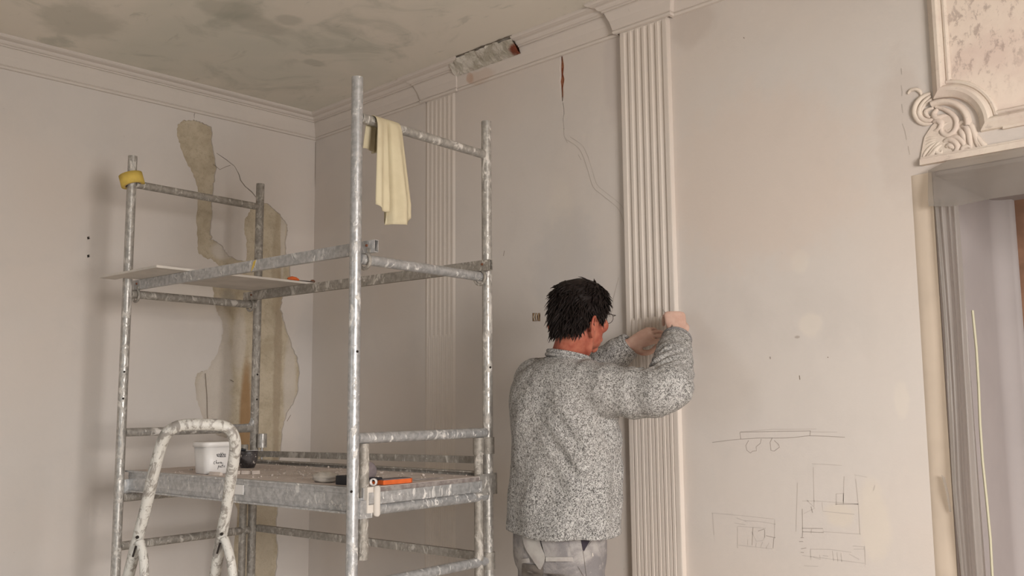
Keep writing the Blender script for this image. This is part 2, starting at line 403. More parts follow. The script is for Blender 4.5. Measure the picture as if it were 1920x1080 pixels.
wallL = skin('wall_left', outerL, holesL, TH, ML, M_wallL)
# bare render behind the fallen plaster (uneven), as part of the left wall
m = MB(); P = []
ny, nz = 60, 200
for i in range(ny+1):
    row = []
    for k in range(nz+1):
        y = lerp(-.90, -.004, i/ny); z = lerp(0, 2.98, k/nz)
        edge = 1 if 0 < i < ny else 0
        row.append(Vector((-TH*.55-.003+.0035*hnoise(y*14, z*14)+.0015*hnoise(y*60, z*60, 3), y, z)))
    P.append(row)
m.grid(P); br = m.build('bare_render', M_render, wallL)
br['label'] = 'bare brown lime render where plaster has fallen off'
m = MB(); m.box((-TH-.10, (ROOM_Y)/2+.15, 1.55), (.19, -ROOM_Y+.3, 3.3)); m.build('masonry', M_dark, wallL)
# masonry of the right wall with a deep doorway
DEP = .58
m = MB()
m.box(((DX0-.2)/2, TH+DEP/2, 1.55), (DX0+.2, DEP, 3.1)); m.box(((DX0+DX1)/2, TH+DEP/2, (DZ+3.1)/2), (DX1-DX0, DEP, 3.1-DZ)); m.box(((DX1+ROOM_X+.2)/2, TH+DEP/2, 1.55), (ROOM_X+.2-DX1, DEP, 3.1))
m.build('masonry', M_brick, wallR)
# pencil / crack ribbons on the right wall
def ribbon(mb, pts, w, y=-.0006):
    pts = [Vector((p[0], p[1])) for p in pts]
    n = len(pts); L = []; R = []
    for i in range(n):
        a = pts[max(i-1, 0)]; b = pts[min(i+1, n-1)]; t = (b-a)
        if t.length < 1e-6: t = Vector((1, 0))
        t.normalize(); nn = Vector((-t.y, t.x))*w/2
        L.append((pts[i].x+nn.x, y, pts[i].y+nn.y)); R.append((pts[i].x-nn.x, y, pts[i].y-nn.y))
    mb.add(L+R, [(i, i+1, n+i+1, n+i) for i in range(n-1)])
def sk(x, y): return R2(1300+x/3.375, 760+y/3.375)
dark_str = [[(295, 172), (302, 214)], [(296, 170), (520, 165), (742, 162)], [(742, 160), (738, 192)], [(120, 235), (220, 222), (300, 214), (420, 207), (560, 207), (640, 203), (735, 192), (850, 196), (960, 202)],
    [(350, 222), (332, 255), (340, 285), (362, 302), (375, 290), (400, 288), (398, 262), (425, 240), (430, 212)], [(500, 205), (486, 235), (492, 285), (512, 290), (546, 265), (540, 248), (512, 222)],
    [(378, 770), (372, 885)], [(410, 796), (450, 782)], [(452, 785), (452, 835)], [(460, 825), (520, 838)], [(510, 838), (505, 905)], [(690, 655), (692, 800), (690, 835)], [(690, 800), (825, 805), (820, 780), (690, 778)],
    [(680, 838), (700, 838)], [(670, 862), (695, 862)], [(682, 908), (715, 902)], [(680, 930), (700, 932)], [(745, 640), (755, 680)], [(900, 625), (1045, 625)], [(950, 560), (950, 620)]]
faint_str = [[(300, 168), (500, 152), (780, 150)], [(742, 168), (910, 170)], [(120, 682), (330, 700), (510, 720)], [(122, 682), (132, 820)], [(325, 730), (420, 735), (522, 752)], [(275, 712), (335, 735)], [(260, 745), (330, 755)], [(280, 768), (280, 905)], [(280, 765), (460, 778)],
    [(370, 800), (400, 860), (440, 855), (455, 830)], [(285, 885), (500, 908)], [(345, 850), (345, 885)], [(400, 870), (395, 895)], [(440, 865), (425, 900)], [(480, 870), (460, 905)], [(515, 720), (515, 840)],
    [(750, 370), (940, 380)], [(760, 390), (765, 640)], [(660, 490), (650, 800)], [(955, 450), (950, 610)], [(1028, 465), (1045, 625), (1055, 815)], [(780, 605), (1045, 625)], [(815, 612), (820, 670), (1020, 690)], [(690, 605), (780, 605)], [(720, 600), (770, 650), (700, 685)],
    [(750, 780), (745, 810)], [(820, 800), (1060, 815)], [(740, 910), (870, 912), (1000, 930)], [(742, 910), (745, 980)], [(690, 950), (1085, 1000)], [(880, 920), (890, 985)], [(910, 930), (915, 988)], [(935, 935), (940, 990)], [(985, 940), (1050, 975)], [(1085, 890), (1090, 1010)], [(700, 1015), (790, 1020)], [(1010, 890), (1080, 895), (1080, 910), (1015, 910)],
    [(760, 960), (805, 975), (800, 945)], [(820, 950), (855, 955)], [(1020, 440), (1100, 455)], [(1150, 505), (1140, 540)], [(905, 560), (955, 558)], [(905, 560), (905, 630)]]
m = MB()
for s_ in dark_str: ribbon(m, [sk(*q) for q in s_], .0019)
o = m.build('pencil_sketch', M_pencil, wallR); o['label'] = 'pencil drawing of a ledge and a floor plan on the plaster'
m = MB()
for s_ in faint_str: ribbon(m, [sk(*q) for q in s_], .0018)
o = m.build('faint_pencil_sketch', M_pencil2, wallR)
m = MB()
rep = [(1062, 262), (1072, 268), (1085, 278), (1094, 295), (1103, 322), (1112, 350), (1128, 365), (1147, 380), (1160, 393), (1168, 412), (1171, 440), (1172, 480), (1175, 520)]
ribbon(m, catmull([R2(*q)+(0,) for q in rep], 4), .0022)
ribbon(m, catmull([(R2(x+7, y-5))+(0,) for x, y in rep[:10]], 4), .0013)
for q in ([(1057, 240), (1058, 255), (1064, 268)], [(1058, 75), (1060, 66)], [(1067, 78), (1069, 70)], [(1084, 290), (1090, 300)], [(1148, 585), (1150, 560), (1160, 520)], [(1690, 128), (1691, 140)], [(1690, 160), (1692, 172), (1691, 180)], [(1691, 195), (1693, 212)], [(1692, 232), (1697, 246), (1700, 262)], [(1703, 274), (1706, 290)]):
    ribbon(m, [R2(*a) for a in q], .0024)
o = m.build('repaired_crack', M_faint, wallR); o['label'] = 'faint filled crack running down the plaster'
m = MB()
for q in ([(1444, 669), (1444.5, 673)], [(1552, 669), (1553, 671)], [(1499, 704), (1500, 712)], [(1394, 70), (1396, 72)], [(944, 480), (946, 470)]):
    ribbon(m, [R2(*a) for a in q], .0028)
o = m.build('hairline_crack', M_crack, wallR); 
# corner crack and small marks on the left wall
m = MB()
def ribL(pts, w):
    pts = [Vector(L2(*q)) for q in pts]; n = len(pts); A, B = [], []
    for i in range(n):
        t = (pts[min(i+1, n-1)]-pts[max(i-1, 0)]).normalized(); nn = Vector((-t.y, t.x))*w/2
        A.append((.0006, pts[i].x+nn.x, pts[i].y+nn.y)); B.append((.0006, pts[i].x-nn.x, pts[i].y-nn.y))
    m.add(A+B, [(i, i+1, n+i+1, n+i) for i in range(n-1)])
ribL([(591.5, 266), (591, 300), (590.5, 330), (591, 360), (590, 400), (589, 470)], .003)
ribL([(385, 700), (388, 740), (389, 780), (391, 800)], .003); ribL([(400, 308), (412, 318), (425, 312), (432, 310)], .0025)
ribL([(432, 712), (438, 716)], .004); ribL([(545, 778), (538, 790)], .003)
m.build('hairline_crack', M_crack, wallL)
# old wall box with brown filler and wires
p = onY(1005.5, 594.5)
m = MB(); m.box((p.x, .006, p.z), (.045, .010, .05)); m.build('wall_box', simple('brown_socket_back', (.20, .12, .07, 1), .9, var=.4, scale=120), wallR)
for i in range(5):
    m = MB(); x = p.x-.014+.007*i
    m.tube([(x, .002, p.z+.017), (x+.003*random.uniform(-1, 1), -.004, p.z+random.uniform(.0, .006)), (x+.004*random.uniform(-1, 1), .001, p.z-.016)], .0018, 6)
    m.build('wire', M_board if i % 2 else M_tapecore, wallR)

m = MB(); m.box((ROOM_X/2, ROOM_Y/2, CEIL+.05), (ROOM_X+.6, -ROOM_Y+.6, .1)); struct(m.build('ceiling', M_ceil))
fl = None
m = MB(); m.box((ROOM_X/2, ROOM_Y/2+.4, -.06), (ROOM_X+.6, -ROOM_Y+1.6, .1)); fl = struct(m.build('floor', M_floor))
def wall_with_windows(name, horiz, L0, L1, wins, at):
    m = MB()
    def bx(a0, a1, z0, z1):
        if a1-a0 < 1e-4 or z1-z0 < 1e-4: return
        if horiz: m.box(((a0+a1)/2, at, (z0+z1)/2), (a1-a0, .2, z1-z0))
        else: m.box((at, (a0+a1)/2, (z0+z1)/2), (.2, a1-a0, z1-z0))
    x = L0
    for (a, b, z0, z1) in sorted(wins):
        bx(x, a, 0, CEIL); bx(a, b, 0, z0); bx(a, b, z1, CEIL); x = b
    bx(x, L1, 0, CEIL); return struct(m.build(name, M_wallL))
wall_with_windows('wall_far', False, ROOM_Y, TH, WIN, ROOM_X+.1)
wall_with_windows('wall_back', True, 0, ROOM_X, [(1.6, 2.8, .75, 2.45)], ROOM_Y-.1)  # opening made up for the added fill lamp
def window(name, horiz, a0, a1, z0, z1, at):
    m = MB(); w = .06
    def bx(c0, c1, zz0, zz1, d=.06):
        if horiz: m.box(((c0+c1)/2, at, (zz0+zz1)/2), (c1-c0, d, zz1-zz0))
        else: m.box((at, (c0+c1)/2, (zz0+zz1)/2), (d, c1-c0, zz1-zz0))
    bx(a0, a0+w, z0, z1); bx(a1-w, a1, z0, z1); bx(a0+w, a1-w, z0, z0+w); bx(a0+w, a1-w, z1-w, z1)
    c = (a0+a1)/2; bx(c-.03, c+.03, z0+w, z1-w); bx(a0+w, c-.03, (z0+z1)/2-.015, (z0+z1)/2+.015); bx(c+.03, a1-w, (z0+z1)/2-.015, (z0+z1)/2+.015)
    struct(m.build(name, M_white))
window('window_1', False, *WIN[0], ROOM_X+.1); window('window_2', False, *WIN[1], ROOM_X+.1); window('added_fill_window', True, 1.6, 2.8, .75, 2.45, ROOM_Y-.1)  # third frame is made up to go with the fill lamp

# ------------------------------------------------------------------ pilasters
FZ = 1.72
def pilaster(name, x0, x1, proj, z1, lines=6, k_=.25, ch=0):
    m = MB(); w = x1-x0; mg = .016*w/.235; pit = (w-2*mg)/lines; gw = pit*.66; gd = gw*k_
    xs = [x0, x0+.0005, x0+.004]+([x0+ch] if ch else [])
    for i in range(lines):
        c = x0+mg+pit*(i+.5)
        xs += [c-gw/2+gw*k/12 for k in range(13)]
    xs += ([x1-ch] if ch else [])+[x1-.004, x1-.0005, x1]
    zs = [0, .02, .8, FZ-.025, FZ-.012, FZ-.006, FZ, FZ+.012, 2.2, z1-.05, z1-.04, z1-.033, z1-.03, z1]
    def dep(x, z):
        if x <= x0 or x >= x1: return 0
        e = proj
        if ch and min(x-x0, x1-x) < ch: return e*min(x-x0, x1-x)/ch
        if x < x0+.003 or x > x1-.003: e = proj-.001
        for i in range(lines):
            c = x0+mg+pit*(i+.5); u = (x-c)/(gw/2)
            if abs(u) < 1:
                if z > z1-.032: return e
                g = math.sqrt(1-u*u)*gd
                if z > z1-.045: g *= .8
                if z > z1-.036: g *= .6
                if z < FZ:      # cable (reed) filling the flute
                    v = abs(u)/.80
                    h = 0
                    if v < 1: h = math.sqrt(1-v*v)*gd*1.3
                    if z > FZ-.008: h *= .45
                    elif z > FZ-.014: h *= .8
                    return e-g+min(h, g+.001)
                return e-g
        return e
    P = [[Vector((x, -dep(x, z), z)) for x in xs] for z in zs]
    m.grid(P, False)
    o = m.build(name, M_pil); return struct(o)
M_pil = wall_mat('pilaster_plaster', (.635, .575, .52, 1), [rb(1150, 140, .06, .3, (.55, .48, .44, 1), .5)], (.62, .545, .48, 1))
pilaster('trim_2', 2.158, 2.385, .024, 2.90)
pilaster('trim_3', .945, 1.157, .005, 2.90, 6, .09, .012)

# ------------------------------------------------------------------ cornice (real run of moulding, broken out over 43 cm)
full = [(.0, 2.872), (.010, 2.874), (.013, 2.882), (.009, 2.889), (.012, 2.891), (.020, 2.925), (.034, 2.957), (.034, 2.962), (.042, 2.962), (.042, 2.968), (.050, 2.970), (.056, 2.975), (.060, 2.982), (.068, 2.984), (.072, 2.984), (.085, 2.988), (.092, 2.994), (.092, 3.0), (0, 3.0)]
low = [(.0, 2.872), (.010, 2.874), (.013, 2.882), (.009, 2.889), (.012, 2.891), (.020, 2.925), (.026, 2.940), (.0, 2.946)]
def sweep_plan(mb, path, prof):
    path = [Vector(p) for p in path]; n = len(path); rings = []
    for i in range(n):
        if i > 0: d1 = (path[i]-path[i-1]).normalized()
        if i < n-1: d2 = (path[i+1]-path[i]).normalized()
        if i == 0: d1 = d2
        if i == n-1: d2 = d1
        n1 = Vector((d1.y, -d1.x)); n2 = Vector((d2.y, -d2.x)); mt = (n1+n2)/(1+n1.dot(n2))
        rings.append([Vector((path[i].x+mt.x*a, path[i].y+mt.y*a, z)) for a, z in prof])
    mb.loft(rings, True, False)
j = .022
HX0, HX1 = 1.200, 1.612
def J(x0, x1, p): return [(x0, 0), (x0, -p), (x1, -p), (x1, 0)]
m = MB(); sweep_plan(m, [(0, ROOM_Y), (0, 0)]+J(.932, 1.172, .008)+[(HX0, 0)], full); cor = struct(m.build('trim_1', M_cornice))
m = MB(); sweep_plan(m, [(HX1, 0)]+J(2.145, 2.40, .026)+[(ROOM_X, 0)], full); struct(m.build('trim_4', M_cornice))
m = MB(); sweep_plan(m, [(HX0-.0, 0), (HX1, 0)], low); struct(m.build('trim_5', M_cornice))
# rubble exposed in the broken length of cornice
nx, nz = 70, 14
P = []
for i in range(nx+1):
    row = []
    for k in range(nz+1):
        u = i/nx; v = k/nz; x = lerp(HX0-.004, HX1+.004, u)
        ztop = 2.998-.004*math.sin(u*9)+.006*hnoise(u*11, 3.3) - (.010 if .45 < u < .62 else 0) - (.006 if u > .8 else 0)
        z = lerp(2.936, ztop, v)
        y = -(.026+.064*v**.7 + .009*hnoise(x*22, z*30, 1)+.005*hnoise(x*60, z*60, 2))
        
        row.append(Vector((x, y, z)))
    P.append(row)
m = MB(); m.grid(P); o = m.build('exposed_rubble', M_rubble, wallR); o['label'] = 'rough rubble and brick bared by the broken cornice'
m = MB(); m.box(((HX0+HX1)/2, -.004, 2.98), (HX1-HX0, .006, .04)); m.build('brick', M_brick, wallR)
m = MB()      # loose plaster flakes at the ends of the break
for (x, z, s_, a) in ((1.205, 2.965, .035, .4), (1.225, 2.955, .022, 1.0), (1.245, 2.972, .016, 2.0)):
    M_ = Matrix.Rotation(a, 3, 'Y') @ Matrix.Rotation(.4, 3, 'X'); m.box((x, -.045, z), (s_, .008, s_*.9), M_)
m.build('plaster_flake', M_cornice, wallR)
m = MB()
nn_ = 26; top_ = []; bot_ = []
for i in range(nn_+1):
    u = i/nn_; x = lerp(HX0-.05, HX1+.012, u)
    top_.append(Vector((x, -.085-.012*abs(hnoise(u*14, 7)), 2.9985))); bot_.append(Vector((x, -.096-.010*abs(hnoise(u*17, 9))*(1 if 0 < i < nn_ else 0), 2.9985)))
m.grid([top_, bot_], False); m.build('ceiling_crack', M_crack, wallR)
# tan strip + doorway
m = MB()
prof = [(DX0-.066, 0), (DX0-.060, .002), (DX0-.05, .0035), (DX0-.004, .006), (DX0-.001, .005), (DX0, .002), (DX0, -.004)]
m.grid([[Vector((x, -h, z)) for x, h in prof] for z in (0, .7, 1.4, DZ-.005)], True); m.build('door_strip', M_tan, wallR)
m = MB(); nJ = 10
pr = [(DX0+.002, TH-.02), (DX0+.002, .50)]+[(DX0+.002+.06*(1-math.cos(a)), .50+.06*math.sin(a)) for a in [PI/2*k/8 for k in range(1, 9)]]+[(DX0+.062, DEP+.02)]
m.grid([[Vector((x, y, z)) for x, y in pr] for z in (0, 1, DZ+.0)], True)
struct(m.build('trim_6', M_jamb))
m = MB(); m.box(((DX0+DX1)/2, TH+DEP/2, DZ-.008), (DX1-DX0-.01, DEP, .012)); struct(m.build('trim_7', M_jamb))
m = MB(); m.box(((DX0+DX1)/2, DEP+.03, DZ/2), (DX1-DX0-.01, .04, DZ-.02))
for k in range(2):
    for z in (.55, 1.5): m.box((DX0+.33+.6*k, DEP+.005, z), (.4, .012, .75))
struct(m.build('door_1', M_wood))

# ------------------------------------------------------------------ overdoor panel with rocaille corner
def sweep2(mb, pts, prof, smooth=False):
    """profile (offset to the left of travel, height) run along a path on the right wall"""
    pts = [Vector((p[0], p[1])) for p in pts]; n = len(pts); rings = []
    for i in range(n):
        d1 = (pts[i]-pts[i-1]).normalized() if i else (pts[1]-pts[0]).normalized()
        d2 = (pts[i+1]-pts[i]).normalized() if i < n-1 else d1
        n1 = Vector((-d1.y, d1.x)); n2 = Vector((-d2.y, d2.x)); mt = (n1+n2)/max(1+n1.dot(n2), .35)
        rings.append([Vector((pts[i].x+mt.x*a, -h, pts[i].y+mt.y*a)) for a, h in prof])
    mb.grid(rings, smooth)
over = thing('overdoor_panel', 'white stucco overdoor panel with carved scroll corner above the doorway', 'wall panel', (3.8, 0, 2.13))
over_off = Vector((-3.8, 0, -2.13))
def obuild(m, name, mat, label=None):
    m.v = [tuple(Vector(v)+over_off) for v in m.v]; o = m.build(name, mat, over)
    if label: o['label'] = label
    return o
XL, ZB = 3.372, 2.215
cx, cz, rr = XL, ZB, .128
arc = [(cx+rr*math.sin(a), cz+rr*math.cos(a)) for a in [PI/2*k/14 for k in range(15)]]
fpath = [(XL, 2.90)]+arc+[(4.55, ZB)]
fpath = [(XL, 2.90), (XL, cz+rr)]+arc[1:-1]+[(cx+rr, cz)]+[(4.55, ZB)]
prof = [(-.024, 0), (-.022, .012), (-.018, .016), (-.004, .026), (.006, .027), (.012, .022), (.016, .010), (.018, .008), (.021, .012), (.027, .013), (.031, .009), (.033, .003), (.034, 0)]
m = MB(); sweep2(m, fpath, prof); obuild(m, 'frame_moulding', M_stucco)
m = MB()
inn = [(XL+.03, 2.90)]+[(XL+.03, cz+rr+.03)]+[(cx+(rr+.03)*math.sin(a), cz+(rr+.03)*math.cos(a)) for a in [PI/2*k/14 for k in range(15)]][1:-1]+[(cx+rr+.03, ZB+.03), (4.55, ZB+.03), (4.55, 2.90)]
m.prism(inn, (0, -.0005, 0), (1, 0, 0), (0, 0, 1), (0, -1, 0), .0035); obuild(m, 'panel', M_panel, 'mottled panel with brown stains')
# outer echo of the notch
m = MB(); arc2 = [(cx-.012+(rr-.045)*math.sin(a), cz+.012+(rr-.045)*math.cos(a)) for a in [PI/2*k/14 for k in range(-2, 16)]]
sweep2(m, arc2, [(-.011, 0), (-.009, .010), (-.003, .018), (.004, .018), (.009, .010), (.011, 0)], True); obuild(m, 'scroll_moulding', M_stucco)
m = MB()
for (z0, z1, h) in ((2.120, 2.138, .020), (2.138, 2.146, .012), (2.186, 2.193, .012)):
    x0_ = 3.30 if z0 < 2.15 else 3.54
    m.box(((x0_+4.6)/2, -h/2, (z0+z1)/2), (4.6-x0_, h, z1-z0))
obuild(m, 'lintel_moulding', M_stucco)
def oc(x, y): p = onY(1670+x/5.4, 140+y/5.4); return p
def strokes(name, lst, base_h, label=None):
    m = MB()
    for (pts, w) in lst:
        q = catmull([oc(*a) for a in pts], 5); n = len(q)
        rs = []
        for i in range(n):
            t = i/(n-1); rs.append(w*max(.22, math.sin(PI*min(1, .12+t*.92))**.7))
        q = [Vector((a.x, -base_h*.35, a.z)) for a in q]
        m.tube(q, rs, 8, flat=1.0, up=(0, 1, 0))
    o = obuild(m, name, M_stucco, label); return o
strokes('scroll', [([(410, 190), (330, 225), (268, 290), (245, 370), (262, 440), (320, 495), (400, 500), (455, 470)], .010),
    ([(412, 215), (345, 270), (302, 340), (292, 400), (325, 450), (385, 468), (440, 445), (455, 400), (435, 370)], .009),
    ([(430, 240), (385, 275), (330, 330), (320, 380), (350, 425)], .006), ([(440, 340), (395, 350), (355, 378), (370, 415), (402, 432), (430, 405)], .007),
    ([(175, 195), (205, 160), (260, 150), (300, 175), (310, 215), (270, 250)], .006)], .006)
strokes('scroll', [([(455, 330), (540, 350), (615, 395), (665, 455), (668, 530), (632, 590), (575, 615), (525, 590), (518, 540), (558, 500), (610, 485), (640, 500)], .0095),
    ([(640, 520), (610, 560), (580, 575), (560, 555), (590, 525)], .005), ([(480, 350), (440, 400), (470, 440), (540, 420), (600, 430)], .010), ([(430, 480), (480, 470), (520, 500), (480, 560), (400, 570)], .011)], .006)
strokes('acanthus_leaf', [([(318, 888), (350, 800), (400, 740), (450, 700), (520, 645)], .006), ([(330, 880), (400, 800), (460, 720), (540, 650)], .007), ([(345, 880), (430, 800), (480, 740), (540, 700)], .009),
    ([(350, 650), (430, 640), (520, 632)], .005), ([(350, 680), (420, 665), (500, 645)], .005), ([(352, 720), (420, 690), (480, 665)], .005), ([(480, 690), (455, 740), (470, 790), (510, 800), (520, 770), (495, 755)], .0075),
    ([(540, 680), (600, 660), (660, 690), (680, 740), (640, 790), (570, 800)], .011), ([(560, 740), (600, 720), (640, 745), (620, 780)], .010), ([(600, 640), (680, 640), (740, 700), (740, 790)], .010)], .006)
strokes('acanthus_leaf', [([(690, 500), (750, 480), (815, 520), (850, 600), (880, 680), (940, 750), (1080, 808)], .010), ([(860, 600), (920, 690), (1000, 760), (1120, 808)], .009), ([(850, 620), (880, 700), (930, 820)], .008), ([(860, 640), (910, 720), (980, 812)], .008),
    ([(720, 520), (770, 540), (800, 610), (810, 700), (830, 760)], .012), ([(866, 815), (790, 828), (738, 795), (735, 745), (785, 728), (822, 752), (800, 785)], .0085), ([(700, 560), (740, 620), (760, 700)], .011)], .006)
m = MB()    # plaster ground behind the carving
gp = [(300, 885), (345, 640), (420, 520), (560, 400), (690, 460), (850, 560), (930, 700), (1120, 810), (700, 880)]
m.prism([(oc(*q).x, oc(*q).z) for q in gp], (0, 0, 0), (1, 0, 0), (0, 0, 1), (0, -1, 0), .005); obuild(m, 'carving_ground', M_stucco)

# ------------------------------------------------------------------ masking film in the doorway
film = thing('masking_film', 'translucent plastic masking film taped round the doorway on the right', 'plastic sheet', (3.40, 0, 0))
def fb(m, name, label=None):
    m.v = [(v[0]-3.40, v[1], v[2]) for v in m.v]; o = m.build(name, M_film, film, fix=False)
    if label: o['label'] = label
    return o
# hanging strip along the left jamb: left and right edges at Y~-.01..
P = []
rows = 50; cols = 26
for i in range(rows+1):
    z = lerp(DZ-.10, .02, i/rows); row = []
    t_ = (DZ-.10-z)
    left = 3.333+.010*math.sin(t_*3)+max(0, t_-.85)*.055; left = min(left, 3.40)
    right = 3.402+.012*t_
    if right-left < .05: right = left+.05
    for k in range(cols+1):
        u = k/cols; x = lerp(left, right, u)
        y = -.014-.012*math.sin(u*9+t_*1.8)*(.4+.6*min(1, t_)) - .006*math.sin(u*23+t_*3.1) - .02*u*math.sin(t_*1.3)
        row.append(Vector((x, y, z)))
    P.append(row)
m = MB(); m.grid(P); fb(m, 'side_strip', 'crumpled vertical strip of film')
# loose flap peeling off the tan strip
m = MB(); p0 = onY(1766, 893, -.01); p1_ = onY(1781, 965, -.012); p2_ = onY(1771, 900, -.03)
m.grid([[onY(1765, 890, -.02), onY(1772, 895, -.012)], [onY(1774, 925, -.028), onY(1779, 925, -.014)], [onY(1780, 960, -.016), onY(1784, 960, -.014)]]); fb(m, 'loose_flap')
P = []
for i in range(9):
    v = i/8; row = []
    for k in range(61):
        u = k/60; x = lerp(3.325, 4.54, u)
        zt = 2.118-.0*u; zb = 1.972+.012*math.sin(u*7)-.01*u
        if k < 3: zb += .012*(3-k)/3; zt -= .02*(3-k)/3
        z = lerp(zt, zb, v); y = -.022-.010*v-.004*math.sin(u*40+v*2)-.008*math.sin(u*13+v*3)*v
        row.append(Vector((x, y, z)))
    P.append(row)
m = MB(); m.grid(P); fb(m, 'top_strip', 'film band hanging below the lintel')
m = MB(); pts = [onY(1832+4*math.sin(k*.8), 590+k*35, -.004) for k in range(15)]
m.tube([Vector((3.420+.003*math.sin(k*1.3)+.0005*k, -.004, 1.66-.11*k)) for k in range(15)], [.004]*15, 6, up=(0, 1, 0))
m.v = [(v[0]-3.40, v[1], v[2]) for v in m.v]; o = m.build('tape_edge', simple('pale_green_tape', (.47, .44, .32, 1), .7), film)

# ------------------------------------------------------------------ scaffold tower (local: x along the long side, y along the short side)
SA = Vector((1.923, -1.142, 0)); LX, WY, R_ = -1.432, .646, .019
sc = thing('scaffold_tower', 'plaster-splashed galvanised tube scaffold tower in the corner of the room', 'scaffold', SA, SCAF_YAW)
def post(name, x, y, z0, z1, mat=M_galv, r=R_):
    m = MB(); m.tube([(x, y, z0+(z1-z0)*k/8) for k in range(9)], r, 20)
    if z1 > 2.3:   # open tube end
        m.lathe([(r*.75, z1+.0005), (r*.75, z1-.03)], (x, y, 0), 16)
    o = m.build(name, mat, sc)
    return o
postA = post('post', 0, 0, 0, 2.469, M_galvB); postA['label'] = 'front post with white plaster splashes'
postB = post('post', 0, WY, 0, 2.468, M_galv); postC = post('post', LX, 0, 0, 2.455, M_galv); postD = post('post', LX, WY, 0, 2.449, M_galvD)
def hole(parent, x, y, z, ang):
    m = MB(); d = Vector((math.cos(ang), math.sin(ang), 0)); p = Vector((x, y, z))+d*(R_-.003); m.tube([p, p+d*.0045], .0042, 10); m.build('bolt_hole', M_dark, parent)
camdir = -.62-SCAF_YAW
hole(postA, 0, 0, 1.13, camdir-.2); hole(postA, 0, 0, 1.565, camdir+.5); hole(postB, 0, WY, 1.10, camdir-.2); hole(postB, 0, WY, 1.53, camdir+.4)
for z in (1.54, 1.43): hole(postC, LX, 0, z, camdir+.3)
for z in (1.54, 1.425): hole(postD, LX, WY, z, camdir+.5)
def bar(name, p, q, r=.016, mat=M_galv, w=None, parent=None):
    m = MB(); p = Vector(p); q = Vector(q)
    if w: 
        d = (q-p).normalized(); L_ = (q-p).length; M_ = Matrix((d, Vector((0, 0, 1)).cross(d), Vector((0, 0, 1)))).transposed(); m.box((p+q)/2, (L_, w[0], w[1]), M_)
    else: m.tube([p.lerp(q, k/6) for k in range(7)], r, 16)
    return m.build(name, mat, parent or sc)
for x, mt, mt2 in ((0, M_galvB, M_galv), (LX, M_galvD, M_galvD)):
    bar('rung', (x, .016, 2.336), (x, WY-.016, 2.336), .0165, mt2)
    bar('rung', (x, .016, 1.866), (x, WY-.016, 1.866), .0175, mt)
    bar('rung', (x, .016, 1.292), (x, WY-.016, 1.292), .0175, mt if x == 0 else M_galv)
    bar('rung', (x, .016, 1.066 if x == 0 else 1.03), (x, WY-.016, 1.066 if x == 0 else 1.03), .019, mt)
    bar('rung', (x, .016, .835), (x, WY-.016, .835), .0175, mt)
    bar('rung', (x, .016, .35), (x, WY-.016, .35), .0175, mt)
# lower frame: second uprights, collars, gusset
def inner(x, y, z0, z1, mt=M_galvD): post('inner_post', x, y, z0, z1, mt, .0165)
inner(0, .046, .915, 1.275); inner(0, WY-.052, 0, 1.22); inner(LX, WY-.05, 0, 1.22)
def collar(x, y, z0, z1, mt=M_galvD, r=.024):
    m = MB(); m.tube([(x, y, z0), (x, y, (z0+z1)/2), (x, y, z1)], r, 16); m.build('collar', mt, sc)
collar(0, WY, 1.215, 1.275); collar(0, WY-.052, 1.215, 1.275, r=.020); collar(LX+.045, WY+.012, 1.205, 1.268, M_galv, .0215); collar(0, WY, .835-.03, .835+.03)
m = MB(); m.tube([(LX+.045, WY+.012, 1.15), (LX+.045, WY+.012, 1.21)], .005, 8); m.build('locking_pin', M_steel, sc)
# rounded elbow of the upper frame by the back post
m = MB(); cpt = [(LX, WY-.004, 1.38), (LX, WY-.006, 1.335), (LX, WY-.02, 1.306), (LX, WY-.05, 1.30), (LX, WY-.12, 1.30)]
m.tube(catmull(cpt, 5), .014, 12); m.build('elbow', M_galvB, sc)
m = MB(); m.box((.016, WY-.022, 1.108), (.012, .095, .075)); m.box((.010, WY-.075, 1.09), (.02, .02, .05)); m.build('gusset_plate', M_galv, sc)
m = MB(); m.box((.020, .036, 1.072), (.010, .05, .055)); m.box((0, .03, 1.10), (.02, .03, .014)); m.build('gusset_plate', M_galvB, sc)
m = MB(); m.box((LX+.012, .036, 1.075), (.02, .05, .055)); m.build('gusset_plate', M_galvB, sc)
# weld gussets at rung ends
# long rails with hooks
def rail(y, mat, z=1.905, x0=LX-.045, x1=.055, hooks=True):
    r_ = None; m = MB()
    h, w, t_ = .040, .018, .002
    outer = [(-w/2, -h/2), (w/2, -h/2), (w/2, h/2), (-w/2, h/2)]; inn_ = [(a*(1-2*t_/w), b*(1-2*t_/h)) for a, b in outer]
    R0 = [Vector((x0, y+a, z+b)) for a, b in outer]; R1 = [Vector((x1, y+a, z+b)) for a, b in outer]
    I1 = [Vector((x1, y+a, z+b)) for a, b in inn_]; I2 = [Vector((x1-.12, y+a, z+b)) for a, b in inn_]
    m.loft([R0, R1], cap=False, smooth=False); m.loft([R1, I1], cap=False, smooth=False); m.loft([I1, I2], cap=False, smooth=False)
    m.add(R0, [(0, 1, 2, 3)]); m.add(I2, [(0, 1, 2, 3)])
    r_ = m.build('long_rail', mat, sc)
    if hooks:
        for x in (LX, 0):
            m = MB(); s_ = -1 if y > .3 else 1
            arc_ = [(x+.026*math.sin(a)*1.0, y+.0, 1.866-.004+.026*math.cos(a)) for a in [PI*(.15+1.55*k/12) for k in range(13)]]
            m.tube(arc_, .006, 8, up=(0, 1, 0)); m.tube([(x+.03, y-.012, z-.012), (x+.03, y+.012, z-.012)], .008, 10)
            m.build('hook', M_galvD, r_)
            m = MB(); m.tube([(x+.02, y-.0125, z+.004), (x+.02, y-.009, z+.004)], .0045, 10); m.build('rivet', M_rust, r_)
    return r_
rail(.040, M_galvB); rail(WY-.04, M_galvD)
m = MB(); m.box((-.012, .045, 1.925), (.001, .001, .001))
